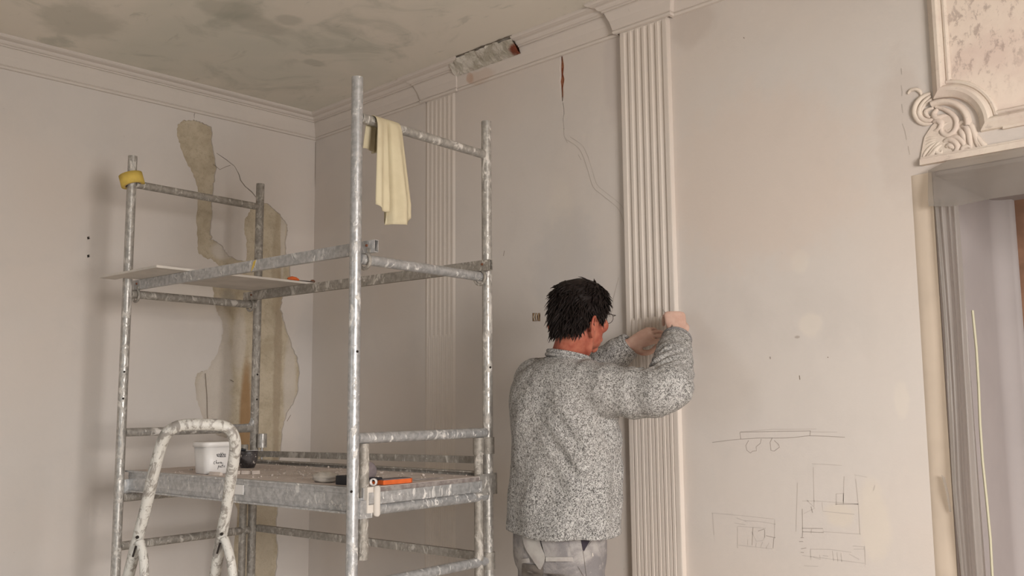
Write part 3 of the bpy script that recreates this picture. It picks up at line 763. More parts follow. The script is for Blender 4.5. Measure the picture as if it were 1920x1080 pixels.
bar('guard_rail', (LX+.03, WY+.012, 1.176), (.0, WY+.004, 1.192), mat=M_galvD, w=(.018, .026))
bar('lower_rail', (LX+.01, WY+.022, .840), (.0, WY+.022, .842), mat=M_galvD, w=(.02, .030))
# drop of yellow tape on the front rail
m = MB(); m.prism([(-.008, -.022), (.010, -.006), (.022, .020), (.006, .014)], (-.60, .0308, 1.905), (1, 0, 0), (0, 0, 1), (0, -1, 0), .0008)
o = m.build('tape_scrap', M_tape, sc)

# deck
dk = thing('scaffold_deck', 'dusty plywood scaffold deck in a galvanised frame at waist height', 'platform', SA+Vector((0, 0, 0)), SCAF_YAW)
DT = 1.138
m = MB()
m.box(((LX+.03)/2-.0, .022+.012, 1.097), (-LX-.03+.03, .006, .080)); 
for z in (1.135, 1.057): m.box(((LX)/2, .030, z), (-LX-.01, .020, .006))
m.box((LX/2, .0300, 1.1145), (-LX-.02, .0025, .003)); m.box((LX/2, .0300, 1.075), (-LX-.02, .0025, .003))
fb_ = m.build('side_beam', M_galvB, dk)
m = MB(); m.box((-.62-.03, .0275, 1.100), (.07, .0025, .034)); o = m.build('label_plate', M_white, dk)
m = MB(); m.box((LX/2, WY-.036, 1.103), (-LX-.01, .008, .095)); m.box((LX/2, WY-.045, 1.152), (-LX-.01, .026, .005)); m.build('side_beam', M_galvD, dk)
m = MB(); m.box(((LX+.034)/2+.004, WY/2, DT-.006), (-LX-.0-.0, WY-.085, .012))
m.build('deck_board', M_deck, dk)
m = MB(); m.box((.026, WY/2-.02, DT-.008), (.006, WY-.12, .014)); m.build('board_edge', M_plyedge, dk)
m = MB(); m.box((.028, WY/2-.015, 1.106), (.010, WY-.11, .034)); m.box((.022, WY/2-.015, 1.087), (.016, WY-.11, .004)); m.build('end_beam', M_galvB, dk)
m = MB(); m.tube([(.034, .070, 1.050), (.035, .070, 1.055), (.035, .070, 1.10), (.035, .070, 1.137), (.034, .070, 1.142)], [.008, .0115, .0115, .0115, .008], 12); m.box((.02, .05, 1.10), (.02, .03, .08)); m.build('corner_hook', M_board, dk)

# ------------------------------------------------------------------ white board across the upper rails
bo = MB(); poly = [(-1.475, -.100), (-1.025, -.104), (-1.005, .690), (-1.400, .700), (-1.400, -.034), (-1.480, -.030)]
bo.prism(poly, (0, 0, 1.926), (1, 0, 0), (0, 1, 0), (0, 0, 1), .009)
o = bo.build('plasterboard_sheet', M_board); o.location = SA; o.rotation_euler = (0, 0, SCAF_YAW)
tag(o, 'off-white thin board lying across the upper scaffold rails', 'board')
def place(name, label, cat, x, y, z, rz=0, group=None):   # a thing standing at scaffold-local x, y
    c, s_ = math.cos(SCAF_YAW), math.sin(SCAF_YAW)
    return thing(name, label, cat, (SA.x+x*c-y*s_, SA.y+x*s_+y*c, z), SCAF_YAW+rz, group)
BT = 1.9355
t_ = place('putty_knife', 'small putty knife with an orange handle lying on the high white board', 'putty knife', -1.03, .535, BT, 1.45)
m = MB(); m.tube([(-.02, 0, .008), (0, 0, .011), (.02, 0, .010), (.035, 0, .006)], [.004, .009, .008, .004], 10); m.build('handle', M_orange, t_)
m = MB(); m.box((.07, 0, .004), (.07, .028, .0012)); m.build('blade', M_steel, t_)
t_ = place('cork_block', 'small brown block beside the orange knife on the high white board', 'block', -1.025, .645, BT, .4)
m = MB(); m.ball((0, 0, .007), .011, 10, 6, (1, 1, .7)); m.build('block', M_rust, t_)

# ------------------------------------------------------------------ roll of tape hung over the back left post
rt = thing('masking_tape_roll', 'yellow masking tape roll slipped over the top of the left scaffold post', 'tape roll', SA+Vector((LX*math.cos(SCAF_YAW), LX*math.sin(SCAF_YAW), 2.352)), 0)
T = Matrix.Rotation(-.60, 4, 'Z')
Mr = Matrix.Rotation(math.radians(-17), 3, _fw)
m = MB(); m.lathe([(.034, -.024), (.048, -.024), (.048, .024), (.034, .024)], (0, 0, 0), 32, Mr, True); m.build('tape', M_tape, rt)
m = MB(); m.lathe([(.031, -.0242), (.034, -.0242), (.034, .0242), (.031, .0242)], (0, 0, 0), 32, Mr, True); m.build('core', M_tapecore, rt)

# ------------------------------------------------------------------ cloth over the top rung
ctop = []
P = []
nu, nv = 44, 46
c_, s_ = math.cos(SCAF_YAW), math.sin(SCAF_YAW)
for i in range(nu+1):
    u = i/nu; row = []
    for k in range(nv+1):
        v = k/nv   # 0 back hem .. 1 front hem
        vt = .36
        if u < .48: lf = .325+.015*math.sin(u*5)
        else: lf = .375-.030*max(0, (u-.8)/.2)
        lb_ = .12
        ylo, yhi = .064, .170
        if v < vt:
            tt = (vt-v)/vt; drop = tt*lb_; side = -1
        else:
            tt = (v-vt)/(1-vt); drop = tt*lf; side = 1
        spread = min(1, drop/.30)
        y = lerp(lerp(ylo, yhi, u), lerp(.034, .205, u), spread)
        fold = .010*math.sin(u*2*PI*1.5+.6)*(.4+.6*spread)+.034*math.exp(-((u-.50)/.035)**2)*(.4+.6*spread)*-1 + .006*math.sin(u*19)*spread
        rad = .0195
        if drop < .03:
            a = drop/.03*PI/2; x = side*rad*math.sin(a); z = 2.336+rad*math.cos(a)
        else:
            x = side*rad; z = 2.336-(drop-.03)
        x = x+side*0+ (fold*min(1, drop/.05) + (.010 if side > 0 else -.006)*min(1, drop/.05)) + (.02*spread*(1 if side > 0 else -1))
        row.append(Vector((x, y, z)))
    P.append(row)
m = MB(); m.grid(P); cl = m.build('cleaning_cloth', M_cloth, fix=False); cl.location = SA; cl.rotation_euler = (0, 0, SCAF_YAW)
sd = cl.modifiers.new('s', 'SOLIDIFY'); sd.thickness = .0025
tag(cl, 'pale yellow cloth hanging over the top right scaffold rung', 'cloth')

# ------------------------------------------------------------------ things on the deck
DZT = DT+.0005
tub = place('plastic_tub', 'white square plastic tub with black handwriting on the scaffold deck', 'tub', -.957, .127, DZT, -.10)
def sq(w, z, n=40, p=5):
    out = []
    for k in range(n):
        a = 2*PI*k/n; ca, sa = math.cos(a), math.sin(a)
        r = (abs(ca)**p+abs(sa)**p)**(-1/p); out.append(Vector((w*r*ca, w*r*sa, z)))
    return out
Hh = .122; S0 = .056
m = MB(); m.loft([sq(S0*.93, 0), sq(S0, .004), sq(S0*1.13, Hh-.012), sq(S0*1.10, Hh-.012), sq(S0*.95, .008)], cap=True); body_t = m.build('tub_body', M_white, tub)
m = MB(); m.loft([sq(S0*1.17, Hh-.020), sq(S0*1.20, Hh-.020), sq(S0*1.20, Hh-.004), sq(S0*1.17, Hh), sq(S0*.9, Hh-.002)], cap=True); m.build('lid', M_white, tub)
bpy.context.view_layer.update()
def bvh_of(o):
    dg = bpy.context.evaluated_depsgraph_get(); e = o.evaluated_get(dg); me = e.to_mesh(); Mw = o.matrix_world
    b = BVHTree.FromPolygons([Mw @ v.co for v in me.vertices], [tuple(p.vertices) for p in me.polygons]); e.to_mesh_clear(); return b
def surf_strokes(bvh, lst, w, name, mat, parent, off=.0006, label=None):
    m = MB(); inv = parent.matrix_world.inverted()
    for s in lst:
        pts = []
        for q in s:
            d = ray(*q).normalized(); h = bvh.ray_cast(CAM, d)
            if h[0] is not None: pts.append((h[0]+h[1]*(off if h[1].dot(d) < 0 else -off), h[1]))
        n = len(pts)
        if n < 2: continue
        A, B = [], []
        for i in range(n):
            t = (pts[min(i+1, n-1)][0]-pts[max(i-1, 0)][0])
            if t.length < 1e-7: t = Vector((1, 0, 0))
            b = t.normalized().cross(pts[i][1]).normalized()*w/2; A.append(inv @ (pts[i][0]+b)); B.append(inv @ (pts[i][0]-b))
        m.add(A+B, [(i, i+1, n+i+1, n+i) for i in range(n-1)])
    if not m.v: return None
    o = m.build(name, mat, parent, fix=False)
    if label: o['label'] = label
    return o
def wp(x, y): return (340+x/12, 810+y/12)
ink = [[(790, 505), (840, 495), (1000, 495)], [(790, 525), (900, 530), (1000, 520)], [(800, 545), (880, 560), (1005, 555)], [(795, 500), (830, 560), (850, 500), (880, 560), (900, 500), (930, 560), (950, 500), (980, 555), (1000, 515)], [(890, 460), (890, 560)], [(930, 460), (930, 500)],
       [(762, 660), (738, 672), (728, 700), (735, 722), (755, 715)], [(790, 628), (780, 712), (795, 685), (808, 690), (806, 714)], [(825, 700), (842, 690), (832, 680), (822, 700), (838, 716)], [(855, 680), (862, 714), (878, 672)], [(885, 700), (905, 685), (895, 672), (885, 695), (900, 716), (915, 690)], [(930, 690), (935, 710)],
       [(835, 755), (818, 840)], [(832, 765), (850, 755), (855, 785), (835, 795)], [(890, 765), (870, 770), (868, 795), (888, 790), (892, 768), (896, 800)], [(930, 725), (918, 800)], [(900, 752), (945, 748)], [(945, 790), (975, 750), (968, 795)]]
surf_strokes(bvh_of(body_t), [[wp(*q) for q in s] for s in ink], .0020, 'marker_writing', M_ink, tub, .0005, 'black marker handwriting, first line crossed out')
bw = place('mixing_bowl', 'black rubber plaster bowl with dried splashes behind the white tub', 'bowl', -1.116, .393, DZT, 0)
m = MB(); m.lathe([(.027, 0), (.030, .004), (.038, .026), (.0415, .060), (.043, .070), (.040, .070), (.038, .060), (.028, .012), (.004, .010)], seg=32); m.build('bowl', M_black, bw)
m = MB()
for i in range(16):
    a = random.uniform(-2.2, .3); z = random.uniform(.015, .058); r = .0365+z*.085; m.ball((r*math.cos(a), r*math.sin(a), z), random.uniform(.0012, .003), 6, 4)
m.build('plaster_splash', M_board, bw)['kind'] = 'stuff'
kn = place('filling_knife', 'steel filling knife lying across the rim of the black bowl', 'knife', -1.108+.03, .400, DZT+.0705, .9)
m = MB(); m.box((.0, 0, .002), (.07, .022, .0015)); m.build('blade', M_steel, kn); m = MB(); m.tube([(-.035, 0, .004), (-.06, 0, .006), (-.09, 0, .006)], [.004, .007, .006], 8); m.build('handle', M_blackp, kn)
# black box, bag, sponge, orange float, ring, dark blade
bb = place('black_box', 'small black box at the front edge of the deck beside the front post', 'box', -.112, .085, DZT, .05)
m = MB(); m.box((0, 0, .014), (.085, .045, .027)); m.box((0, 0, .0282), (.083, .043, .0014)); m.build('box', M_blackp, bb)
sp = place('sanding_sponge', 'rounded mauve-grey sponge pad standing behind the front post', 'sponge', -.165, .205, DZT, .1)
m = MB(); Mx = Matrix.Rotation(PI/2, 3, 'X'); m.lathe([(.012, -.013), (.030, -.013), (.034, -.008), (.034, .008), (.030, .013), (.012, .013)], (0, 0, .034), 24, Matrix.Rotation(1.0, 3, 'Z') @ Mx); m.box((.0, 0, .008), (.05, .03, .016)); m.build('pad', M_mauve, sp)
rg = place('bottle_ring', 'grey plastic ring lying on its side beside the sponge', 'ring', -.010, .096, DZT+.012, .4)
m = MB(); m.lathe([(.008, -.006), (.012, -.006), (.012, .006), (.008, .006)], (0, 0, 0), 20, Mx, True); m.build('ring', M_white, rg)
fo = place('orange_float', 'orange-edged grey plastering float lying on the deck', 'float', -.022, .195, DZT, 1.50)
m = MB(); pl = [(-.065, -.028), (.050, -.030), (.066, -.018), (.066, .02), (.055, .03), (-.065, .03)]
m.prism(pl, (0, 0, .001), (1, 0, 0), (0, 1, 0), (0, 0, 1), .014); m.build('body', M_orange, fo)
m = MB(); m.prism([(a*.93, b*.86) for a, b in pl], (0, 0, .0152), (1, 0, 0), (0, 1, 0), (0, 0, 1), .002); m.build('top_face', M_mauve, fo)
m = MB(); m.tube([(-.05, 0, .018), (-.085, .005, .019), (-.11, .008, .018)], [.006, .007, .005], 8); m.build('handle', M_blackp, fo)
db = place('flat_blade', 'thin dark blade lying on the deck near its right end', 'blade', -.045, .375, DZT, 1.25)
m = MB(); m.prism([(-.06, -.004), (-.02, -.006), (.065, -.001), (.065, .003), (-.02, .006), (-.06, .0)], (0, 0, .001), (1, 0, 0), (0, 1, 0), (0, 0, 1), .003); m.build('blade', M_plyedge, db)
m = MB(); m.tube([(-.06, -.002, .003), (-.08, -.002, .004)], .003, 6); m.build('tang', M_steel, db)
bg = place('crumpled_bag', 'crumpled pale translucent plastic bag lying left of the black box', 'plastic bag', -.255, .100, DZT, .1)
m = MB(); P = []
for i in range(15):
    row = []
    for k in range(19):
        th = PI*i/14; ph = 2*PI*k/18; rr_ = 1+.25*hnoise(7*math.cos(ph)*math.sin(th), 7*math.sin(ph)*math.sin(th), 5*math.cos(th))+.28*hnoise(2*math.cos(ph)*math.sin(th)+5, 2*math.sin(ph)*math.sin(th), 2*math.cos(th)+1)
        row.append(Vector((.050*rr_*math.sin(th)*math.cos(ph), .032*rr_*math.sin(th)*math.sin(ph), max(0, .017+.019*rr_*math.cos(th)))))
    P.append(row)
m.grid(P); m.build('bag', simple('crumpled_paper', (.60, .54, .47, 1), .7, var=.25, scale=25, bump=.004), bg, fix=False)
# broken strips of plaster moulding by the bowl
for i, (x, y, L_, a, lab) in enumerate(((-.855, .070, .062, .10, 'long pale plaster offcut lying in front of the white tub'), (-.835, .145, .034, .75, 'pale plaster offcut in front of the black bowl, left piece'), (-.805, .168, .032, .45, 'pale plaster offcut in front of the black bowl, middle piece'), (-.777, .192, .030, 1.2, 'pale plaster offcut in front of the black bowl, right piece'))):
    o_ = place('plaster_offcut', lab, 'offcut', x, y, DZT, a, 'plaster offcuts on the deck')
    m = MB(); n = 6
    m.loft([[Vector((lerp(-L_/2, L_/2, k/n), cy*(1+.2*hnoise(k, i)), cz_*(1+.25*hnoise(k, i+9)))) for cy, cz_ in ((-.008, 0), (.008, 0), (.007, .010), (-.004, .013))] for k in range(n+1)], True, False); m.build('offcut', M_chip, o_)
m = MB(); rnd = random.Random(5)
for i in range(420):
    x = rnd.uniform(-1.25, -.02) if i % 3 else rnd.gauss(-.55, .12); y = rnd.uniform(.06, .58) if i % 3 else rnd.gauss(.33, .06)
    s = rnd.choice([.0013, .0016, .002, .003]) if i % 16 else rnd.uniform(.004, .0075)
    x = min(max(x, -1.38), .0); y = min(max(y, .06), .58)
    if any(abs(x-a_) < e_ and abs(y-b_) < f_ for a_, b_, e_, f_ in ((-.957, .127, .10, .10), (-1.108, .40, .07, .07), (-.112, .085, .06, .04), (-.03, .18, .07, .15), (-.165, .205, .06, .05), (-.255, .10, .08, .06), (-.82, .14, .10, .10), (-.045, .384, .04, .09))): continue
    M_ = Matrix.Rotation(rnd.uniform(0, 6), 3, 'Z') @ Matrix.Rotation(rnd.uniform(-.5, .5), 3, 'X')
    m.box((x, y, s*.5), (s*rnd.uniform(1, 2.2), s*1.2, s*.9), M_)
cr = place('plaster_crumbs', 'scattered crumbs of dry plaster over the dusty deck', 'rubble', 0, 0, DZT)
bpy.data.objects.remove(cr)
cr = m.build('plaster_crumbs', M_chip); cr.location = SA+Vector((0, 0, DZT)); cr.rotation_euler = (0, 0, SCAF_YAW); cr['kind'] = 'stuff'; tag(cr, 'scattered crumbs of dry plaster over the dusty deck', 'rubble')

# ------------------------------------------------------------------ stepladder in front
lad = thing('stepladder', 'white paint-splashed tubular stepladder in front of the scaffold', 'stepladder', (1.75, -1.75, 0))
lo = Vector((-1.75, 1.75, 0))
def LP(x, y, d): return atd(x, y, d)+lo
lt = [(256, 1018, 2.585), (272, 958, 2.565), (288, 888, 2.542), (300, 842, 2.53), (310, 816, 2.52), (325, 803, 2.517), (345, 797, 2.52), (376, 796, 2.53), (408, 797, 2.545), (427, 803, 2.555), (438, 818, 2.56), (441, 842, 2.57), (434, 890, 2.585), (425, 950, 2.605), (414, 1012, 2.625)]
loop = catmull([LP(*q) for q in lt], 5)
dl = (LP(*lt[0])-LP(*lt[2])).normalized(); dr = (LP(*lt[-1])-LP(*lt[-3])).normalized()
bl = LP(*lt[0]); brr = LP(*lt[-1])
footL = bl+dl*(bl.z/-dl.z); footR = brr+dr*(brr.z/-dr.z)
loop = [footL+Vector((0, 0, .004))]+[footL.lerp(bl, k/6) for k in range(1, 6)]+loop+[brr.lerp(footR, k/6) for k in range(1, 6)]+[footR+Vector((0, 0, .004))]
m = MB(); m.tube(loop, .0158, 16, up=None); lf_ = m.build('front_frame', M_ladder, lad)
for (a, b, c2, base) in (((262, 1016, 2.57), (269, 1045, 2.55), (271, 1082, 2.53), bl), ((420, 1010, 2.61), (431, 1042, 2.59), (437, 1082, 2.57), brr)):
    A_, B_, C_ = LP(*a), LP(*b), LP(*c2); d_ = (C_-B_).normalized(); d_ = Vector((d_.x+.12, d_.y-.10, d_.z)).normalized(); Ft = C_+d_*(C_.z/-d_.z)
    m = MB(); m.tube([A_+Vector((0, 0, .0))]+catmull([A_, B_, C_], 4)[1:]+[C_.lerp(Ft, .5), Ft+Vector((0, 0, .004))], .0125, 14); m.build('rear_leg', M_ladder, lad)
    m = MB(); q = LP(a[0]-4, a[1]-9, a[2]-.018); m.tube([q, q-_fw*.004], .0045, 8); 
    q1 = LP(a[0]-7, a[1]+8, a[2]-.018); q2 = LP(a[0]-13, a[1]+28, a[2]-.018); m.tube([q1, q2], .0028, 6); m.build('hinge_slot', M_dark, lad)
nst = 3
for i in range(nst):
    t__ = .18+.27*i; a = bl.lerp(footL, t__); b = brr.lerp(footR, t__); d_ = (b-a).normalized(); M_ = Matrix((d_, Vector((0, 0, 1)).cross(d_), Vector((0, 0, 1)))).transposed()
    m = MB(); m.box((a+b)/2+Vector((0, 0, -.09)), ((b-a).length, .08, .022), M_); m.build('step', M_ladder, lad)

#PERSON
# ------------------------------------------------------------------ the man
t = MT('skin', .55, 0, .35)
c = t.mix(t.ramp(t.noise(24, 4, .6), .35, .7), (.31, .078, .048, 1), (.43, .145, .09, 1))
t.b.inputs['Subsurface Weight'].default_value = .08; t.b.inputs['Subsurface Radius'].default_value = (.01, .004, .002)
HANDC = (1.0, .0, 0)
hb = t.blob((2.36, -.08, 1.67), (.19, .17, .15), .2, 12, .3)
c = t.mix(hb, c, t.mix(t.ramp(t.noise(30, 4), .35, .65), (.48, .30, .235, 1), (.54, .36, .29, 1))); t.color(c); t.bump(t.noise(220, 3), .25, .001); M_skin = t.m
t = MT('marled_wool', .97, 0, .1)
n_a = t.noise(165, 2, .6, 1.6, stretch=(1, 1, .75)); n_b = t.noise(340, 2, .7)
f_ = t.addn(t.mul(n_a, .7), t.mul(n_b, .3))
c = t.mix(t.ramp(f_, .40, .60), (.080, .076, .072, 1), (.50, .485, .465, 1))
c = t.mix(t.mul(t.ramp(t.noise(260, 2, .6), .55, .64), .55), c, (.66, .65, .62, 1)); c = t.mix(t.mul(t.ramp(t.noise(4, 3), .4, .7), .18), c, (.30, .27, .24, 1))
t.color(c); t.bump(f_, .9, .004); M_wool = t.m
t = MT('work_trousers', .9, 0, .15)
c = t.mix(t.ramp(t.noise(11, 5, .65, .6), .38, .68), (.20, .185, .185, 1), (.36, .335, .315, 1))
c = t.mix(t.mul(t.ramp(t.noise(33, 4, .7), .60, .72), .35), c, (.50, .46, .42, 1)); t.color(c); t.bump(t.addn(t.noise(260, 2), t.mul(t.noise(14, 4), 3)), .45, .003); M_trous = t.m
M_trousL = simple('light_canvas', (.44, .415, .385, 1), .9, dark=(.33, .30, .28, 1), scale=16, bump=.002)
M_trousD = simple('dark_canvas', (.11, .095, .085, 1), .9, dark=(.19, .165, .145, 1), scale=22, bump=.002)
M_navy = simple('dark_pocket_lining', (.035, .028, .038, 1), .9)
M_hair = simple('dark_hair', (.013, .0075, .006, 1), .65, 0, .25, var=.35, scale=70)
M_wire = simple('glasses_wire', (.06, .045, .04, 1), .35, .6)
M_eye = simple('eye_white', (.75, .72, .68, 1), .2); M_iris = simple('iris', (.05, .03, .02, 1), .2); M_lip = simple('lip', (.42, .15, .12, 1), .5)
M_shoe = simple('dusty_shoe', (.12, .10, .09, 1), .8, var=.3)
t = MT('lens', .05, 0, .5)
tr = t.n.new('ShaderNodeBsdfTransparent'); gl = t.n.new('ShaderNodeBsdfGlossy'); gl.inputs['Roughness'].default_value = .05; mx = t.n.new('ShaderNodeMixShader'); mx.inputs[0].default_value = .06
t.L(tr.outputs[0], mx.inputs[1]); t.L(gl.outputs[0], mx.inputs[2]); t.L(mx.outputs[0], t.n['Material Output'].inputs[0]); M_lens = t.m

PO = Vector((2.18, -.43, 0))
man = thing('person', 'man in a baggy grey marled sweater and grey work trousers working at the fluted pilaster', 'person', PO)
def ell(c, a, b, n=32, ax=Vector((1, 0, 0)), ay=Vector((0, 1, 0)), p=2.3):
    out = []
    for k in range(n):
        w = 2*PI*k/n; ca, sa = math.cos(w), math.sin(w); r = (abs(ca)**p+abs(sa)**p)**(-1/p)
        out.append(Vector(c)+ax*(a*r*ca)+ay*(b*r*sa))
    return out
def local(m): m.v = [tuple(Vector(v)-PO) for v in m.v]
# joints (metres, in the room)
shR = Vector((2.345, -.45, 1.455)); elR = onY(1250, 733, -.375); wrR = onY(1270, 628, -.145)
shL = Vector((2.035, -.41, 1.475)); wrL = onY(1181, 646, -.126); elL = Vector((2.085, -.165, 1.50))
neckb = Vector((2.205, -.435, 1.545))
HY = math.radians(1)          # head turned 16 degrees clockwise (towards the right)
HC = onY(1087, 592, -.405)
Hm = Matrix.Rotation(HY, 3, 'Z') @ Matrix.Rotation(math.radians(-4), 3, 'X')
def H(x, y, z): return HC + Hm @ Vector((x, y, z))
# --- body
b = MB()
prof = [(.112, -.012, .0, .006), (.108, .030, -.045, .036), (.095, .062, -.080, .058), (.070, .084, -.095, .070), (.040, .094, -.101, .0755), (.015, .097, -.101, .0765), (0, .095, -.098, .076), (-.02, .091, -.090, .0745), (-.04, .090, -.078, .072), (-.060, .089, -.060, .070), (-.080, .086, -.040, .065), (-.098, .080, -.015, .057), (-.108, .074, .010, .045), (-.114, .062, .030, .026)]
rings = []
for (z, yf, yb, hw) in prof:
    cy = (yf+yb)/2; ry = max((yf-yb)/2, .004)
    rings.append([H(p.x, p.y, z) for p in ell((0, cy, 0), hw, ry, 32, p=2.15)])
b.loft(rings)
b.tube([H(0, .088, .028), H(0, .100, .005), H(0, .112, -.018), H(0, .113, -.028), H(0, .098, -.036)], [.007, .009, .012, .014, .010], 12)      # nose
b.tube([H(-.034, .088, .030), H(0, .093, .032), H(.034, .088, .030)], .007, 10)                                                                      # brow
for s in (-1, 1):
    b.ball(H(s*.047, .062, -.030), .028, 12, 8); b.ball(H(s*.022, .086, -.075), .014, 10, 6)
    # ear: rim, concha lobe
    pts = [H(s*(a_+.001), b_-.018, c_-.042) for a_, b_, c_ in ((.074, .004, -.018), (.083, .000, .012), (.093, -.014, .028), (.098, -.030, .020), (.096, -.033, -.004), (.085, -.020, -.026), (.078, -.008, -.040), (.072, -.002, -.040))]
    b.tube(catmull(pts, 4), .0050, 8); b.ball(H(s*.078, -.034, -.046), .016, 10, 8, (.22, .8, 1.3), Hm)
b.tube([H(-.022, .096, -.066), H(0, .102, -.064), H(.022, .096, -.066)], .0065, 8); b.tube([H(-.018, .094, -.077), H(0, .099, -.079), H(.018, .094, -.077)], .006, 8); b.ball(H(0, .082, -.106), .017, 10, 8)
b.tube([H(0, -.022, -.02), H(0, -.030, -.075), neckb+Vector((.004, .012, .035)), neckb+Vector((0, .0, -.02)), neckb+Vector((-.002, -.0, -.08))], [.058, .058, .060, .072, .095], 24)
for s in (-1, 1): b.tube([H(s*.060, -.015, -.055), H(s*.035, .010, -.12), neckb+Vector((s*.02, .055, -.01))], [.018, .014, .012], 10)      # sternomastoid
tor = [(1.53, .085, .07, 2.20, -.435), (1.49, .165, .085, 2.19, -.435), (1.44, .185, .10, 2.19, -.435), (1.32, .170, .108, 2.19, -.435), (1.18, .150, .10, 2.185, -.435), (1.08, .140, .09, 2.18, -.43), (.98, .138, .09, 2.17, -.43), (.90, .140, .092, 2.158, -.43), (.84, .13, .085, 2.158, -.43)]
b.loft([ell((x, y, z), a, d) for z, a, d, x, y in tor])
for s, sh, el, wr in ((1, shR, elR, wrR), (-1, shL, elL, wrL)):
    b.tube([sh-Vector((s*.05, 0, 0)), sh, sh.lerp(el, .5), el, el.lerp(wr, .35), el.lerp(wr, .8), wr], [.05, .052, .046, .040, .040, .030, .026], 16)
    hp = Vector((2.157+s*.075, -.43, .88)); kn_ = Vector((2.165+s*.11, -.41, .48)); an = Vector((2.165+s*.12, -.45, .09))
    b.tube([hp+Vector((0, 0, .02)), hp.lerp(kn_, .3), kn_, kn_.lerp(an, .3), an], [.062, .060, .048, .048, .038], 16)
    b.loft([ell(an+Vector((0, q, -.05+e*.2)), a_, h_, 16, Vector((1, 0, 0)), Vector((0, 0, 1))) for q, a_, h_, e in ((-.06, .025, .03, 0), (-.02, .034, .04, 0), (.06, .038, .03, 0), (.14, .042, .02, -.03), (.18, .02, .012, -.05))])
def hand(wr, d, nrm, curls, thumb, sc=1.0, spread=.0, side=1, up=0):
    """palm along d, palm faces nrm; fingers curl toward nrm; side: which side (+/- of d x nrm) the thumb sits on"""
    d = d.normalized(); nrm = (nrm-d*nrm.dot(d)).normalized(); lat = d.cross(nrm)*side
    def W(a, l, n_): return wr+(d*a+lat*l+nrm*n_)*sc
    b.loft([[W(a, l*w, n_*h) for l, n_ in [(math.cos(2*PI*k/16), math.sin(2*PI*k/16)) for k in range(16)]] for a, w, h in ((-.02, .025, .020), (.0, .027, .019), (.025, .034, .017), (.055, .040, .015), (.080, .041, .013), (.092, .036, .010))])
    tips = []
    for i, (ln, cu) in enumerate(zip((.078, .088, .081, .063), curls)):
        l = .031-.0205*i; base = (.078 if i in (1, 2) else .072, l, 0); a0 = cu[0]; pts = [W(.045, l*.9, 0), W(*base)]
        p = Vector(base); ang = 0; segs = (ln*.47, ln*.30, ln*.23)
        for k in range(3):
            ang += cu[k]; dirv = Vector((math.cos(ang), spread*(1.5-i)*.3, math.sin(ang))); dirv.normalize(); p = p+dirv*segs[k]; pts.append(W(p.x, p.y, p.z))
        rr0 = .0088 if i < 3 else .0076
        q = catmull(pts, 3); rs = [lerp(rr0*1.05, rr0*.78, k/(len(q)-1)) for k in range(len(q))]
        b.tube(q, [r*sc for r in rs], 10); b.ball(q[-1], rr0*.8*sc, 10, 6); tips.append(q[-1])
    tp = [W(.012, .022, .004)]+[W(*q) for q in thumb]; q = catmull(tp, 3); b.tube(q, [lerp(.0135, .0088, k/(len(q)-1))*sc for k in range(len(q))], 10); b.ball(q[-1], .0092*sc, 10, 6)
    return tips, q[-1]
# left hand: reaches to the right along the wall, palm to the wall, pinching the tool
pL = onY(1216, 634, -.085); dL = Vector((.93, .22, .10))
tipsL, thL = hand(wrL, (onY(1214, 631, -.101)-wrL), Vector((.05, .85, -.30)), ((.22, .50, .35), (.30, .60, .4), (.40, .70, .5), (.50, .80, .5)), ((.035, .050, .010), (.064, .056, .018), (.096, .036, .026)), 1.0, .2, side=-1)
# right hand: fist round the tool, back of the hand to the camera
tipsR, thR = hand(wrR, (onY(1263, 575, -.115)-wrR), Vector((-.70, .60, .10)), ((.85, 1.15, .6), (.95, 1.3, .7), (1.0, 1.35, .7), (1.0, 1.3, .7)), ((.035, .040, .012), (.062, .038, .030), (.082, .018, .044)), 1.0, .1, side=-1)
local(b); body = b.build('body', M_skin, man, fix=False); remesh(body, .0034, 3, .5)
# eyes
for s in (-1, 1):
    e = MB(); e.ball(H(s*.031, .080, .010), .0115, 14, 10); local(e); eo = e.build('eye', M_eye, man)
    e = MB(); e.ball(H(s*.0315, .0905, .008), .0052, 10, 6, (1, .4, 1), Hm); local(e); e.build('iris', M_iris, eo)
# --- sweater
b = MB()
tor = [(1.562, .066, .060, 2.205, -.430), (1.548, .088, .072, 2.203, -.432), (1.528, .135, .092, 2.198, -.438), (1.500, .182, .110, 2.192, -.44), (1.46, .203, .126, 2.19, -.44), (1.40, .206, .136, 2.19, -.44), (1.32, .206, .142, 2.188, -.44), (1.22, .207, .142, 2.186, -.437), (1.14, .211, .145, 2.183, -.435), (1.08, .216, .150, 2.180, -.435), (1.03, .212, .150, 2.180, -.433), (.985, .212, .150, 2.180, -.432), (.950, .214, .152, 2.180, -.432)]
n = 48
rg_ = []
for z, a, d, x, y in tor:
    ring = ell((x, y, z), a, d, n, p=2.4)
    for k, v in enumerate(ring):
        w = 2*PI*k/n
        amp = .0065 if z < 1.45 else .002
        o_ = amp*(math.sin(5*w+z*9)+.7*math.sin(9*w-z*14)); v += Vector((math.cos(w), math.sin(w), 0))*o_
        if z < 1.0: v.z += .007*math.sin(w*2+1)+.004*math.sin(w*5)
    rg_.append(ring)
b.loft(rg_)
def sleeve(pts, rs, side):
    q = catmull(pts, 6); m_ = len(q); rr2 = []
    for i in range(m_):
        t_ = i/(m_-1)*(len(rs)-1); k = min(int(t_), len(rs)-2); rr2.append(lerp(rs[k], rs[k+1], t_-k))
    rr2 = [r*(1+.045*math.sin(i*1.7)) for i, r in enumerate(rr2)]
    b.tube(q, rr2, 24)
dR = (wrR-elR).normalized(); dL_ = (wrL-elL).normalized()
